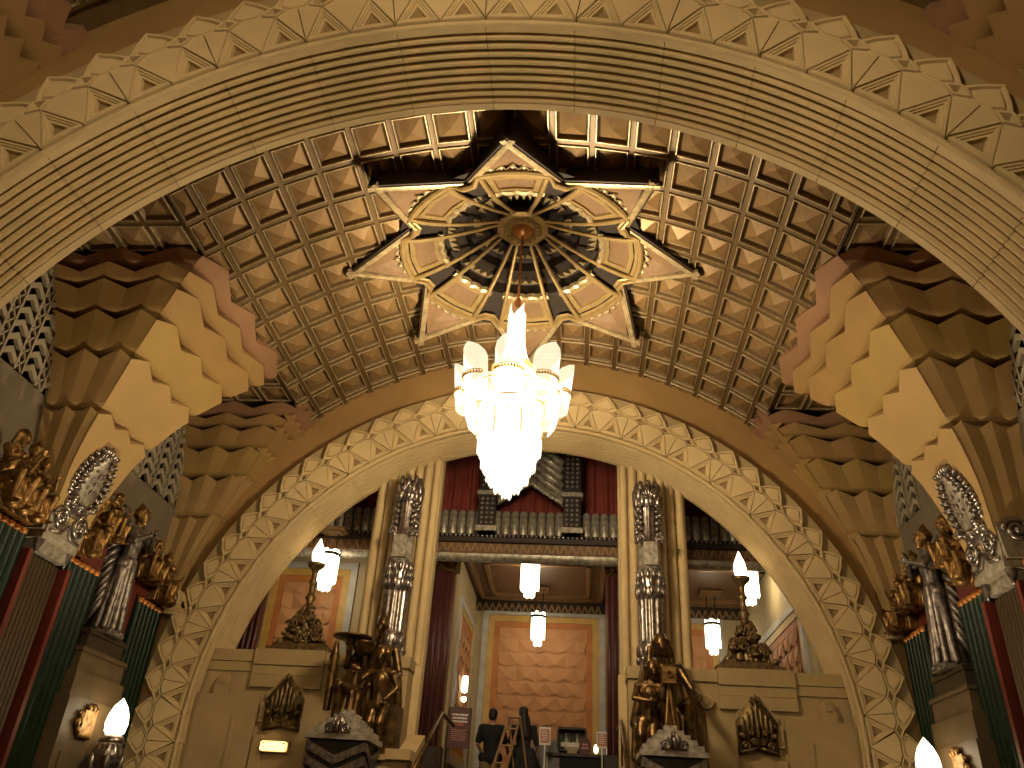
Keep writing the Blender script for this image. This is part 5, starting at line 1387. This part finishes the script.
for i, (a, b, h, mt) in enumerate(((-.14, .14, .035, 'print_white'), (-.13, .13, .035, 'print_white'), (-.14, .14, .035, 'print_white'), (-.08, .09, .045, 'print_red'))): textline(a, b, cz+.2-i*.055, h, mt)
for i in range(6): textline(-.13+.01*(i % 2), .13, cz-.04-i*.032, .014, 'sign_pink')

# bar counter, signs, bottles
yb_ = 15.75
c0 = atY(546, 752, yb_); c1 = atY(607, 750, yb_); ct = c0.z
bar_ = thing('bar_counter', 'black draped bar counter in front of the large orange panel', 'bar counter', ((c0.x+c1.x)/2, yb_+.25, ZF)); hw = (c1.x-c0.x)/2; H = ct-ZF
MB().box((-hw, -.25, H-.05), (hw, .25, H)).build('top', 'dark_wood', bar_); MB().box((-hw+.25, -.2, 0), (hw-.03, .2, H-.06)).build('drape', 'black_cloth', bar_)
MB().box((-hw+.03, -.18, 0), (-hw+.24, .2, H-.06)).build('side_panel', 'grey_cloth', bar_)
for s in (-1, 1):
    for y in (-.22, .22): MB().tube([(s*(hw-.02), y, 0), (s*(hw-.02), y, H-.04)], .015, 6).build('leg', 'white_enamel', bar_)
def sign(px, py, w_, h, y, label):
    p = atY(px, py, y); root = thing('framed_sign', label, 'sign', (p.x, y, ZF), 'framed bar signs'); z = p.z-ZF
    MB().tube([(0, 0, .02), (0, 0, z-h/2)], .014, 8).build('pole', 'white_enamel', root); m = MB(); m.lathe([(.12, 0), (.12, .015), (.02, .03)], 16); m.build('foot', 'white_enamel', root)
    MB().box((-w_/2, -.012, z-h/2), (w_/2, .012, z+h/2)).build('frame', 'white_enamel', root); MB().box((-w_*.41, -.016, z-h*.4), (w_*.41, -.01, z+h*.4)).build('print', 'sign_pink', root)
    m = MB()
    for i in range(5): m.box((-w_*.28, -.018, z+h*.28-i*h*.13), (w_*.28*(1 if i % 2 else .7), -.016, z+h*.28-i*h*.13+h*.04))
    m.build('print_line', 'print_white', root)
sign(545, 736, .2, .29, 15.35, 'pink framed sign on a white pole at the left end of the bar')
sign(602, 740, .19, .26, 15.35, 'pink framed sign on a white pole at the right end of the bar')
p = atY(585, 744, yb_+.2); bk = thing('menu_card', 'dark rounded menu card standing on the bar', 'menu card', (p.x, yb_+.2, ct+.002))
MB().prism([(-.1, 0), (.1, 0), (.1, .22), (.06, .27), (-.06, .27), (-.1, .22)], lambda q, d: (q[0], d, q[1]), -.02, .02, capback=True).build('card', 'poster_red', bk)
MB().box((-.06, -.024, .1), (.06, -.02, .13)).build('print_line', 'sign_pink', bk); MB().box((-.05, -.024, .16), (.05, -.02, .19)).build('print_line', 'sign_pink', bk)
p = atY(574, 746, yb_+.2); bxo = thing('carton', 'small cream carton on the bar', 'carton', (p.x-.03, yb_+.1, ct+.002)); MB().box((-.09, -.06, 0), (.09, .06, .13)).build('body', 'cream_paint', bxo); MB().box((-.092, -.062, .11), (.092, .062, .135)).build('lid', 'white_enamel', bxo)
# back bar shelf with bottles
sx0 = atY(558, 727, 17.6); sx1 = atY(586, 727, 17.6)
shf = thing('bottle_shelf', 'dark back-bar shelf unit holding rows of bottles', 'shelf', ((sx0.x+sx1.x)/2, 17.7, ZF)); hw2 = (sx1.x-sx0.x)/2; zt_ = sx0.z-ZF
MB().box((-hw2, -.16, zt_-.04), (hw2, .16, zt_)).build('top', 'dark_wood', shf)
for z in (zt_-.42, zt_-.78): MB().box((-hw2+.03, -.14, z-.02), (hw2-.03, .14, z)).build('shelf', 'dark_wood', shf)
MB().box((-hw2, .13, 0), (hw2, .16, zt_)).build('back', 'chocolate', shf)
for s in (-1, 1): MB().box((s*hw2-.02, -.16, 0), (s*hw2+.02, .16, zt_-.04)).build('side', 'dark_wood', shf)
MB().box((-hw2, -.14, 0), (hw2, .13, zt_-.85)).build('cupboard', 'dark_wood', shf)
BP = [(.0, 0), (.035, 0), (.037, .02), (.037, .17), (.03, .2), (.014, .23), (.013, .29), (.017, .29), (.017, .31), (0, .31)]
bm_ = [MB().lathe(BP, 12).mesh('glass', n_, True) for n_ in ('bottle_glass', 'bottle_amber', 'bottle_clear')]
lab_ = MB().lathe([(.0385, .06), (.0385, .14)], 12).mesh('paper_label', 'print_white', True)
n_b = 6; pos = ['far left end', 'second from the left', 'third from the left', 'third from the right', 'second from the right', 'far right end']
kinds = ['green', 'amber', 'clear']
for r, z in enumerate((zt_-.42, zt_-.78)):
    for i in range(n_b):
        kk = (i*2+r) % 3
        t = thing('bottle', '%s bottle on the %s back-bar shelf, %s' % (kinds[kk], ('upper', 'lower')[r], pos[i]), 'bottle', (shf.location.x-hw2+.1+i*(2*hw2-.2)/(n_b-1), 17.62, ZF+z+.001), 'back-bar bottles')
        obj('glass', bm_[kk], t); obj('paper_label', lab_, t)
# small candle lamp on the bar
p = atY(596, 748, yb_+.25); cl = thing('candle_lamp', 'small glowing candle lamp at the right of the bar', 'lamp', (p.x, yb_+.25, ct+.002))
m = MB(); m.lathe([(.05, 0), (.05, .03), (.02, .05)], 12); m.build('base', 'brass', cl); m = MB(); m.lathe([(0, .05), (.035, .06), (.04, .12), (.03, .18), (0, .19)], 12); m.build('shade', 'flame_glass', cl, True)
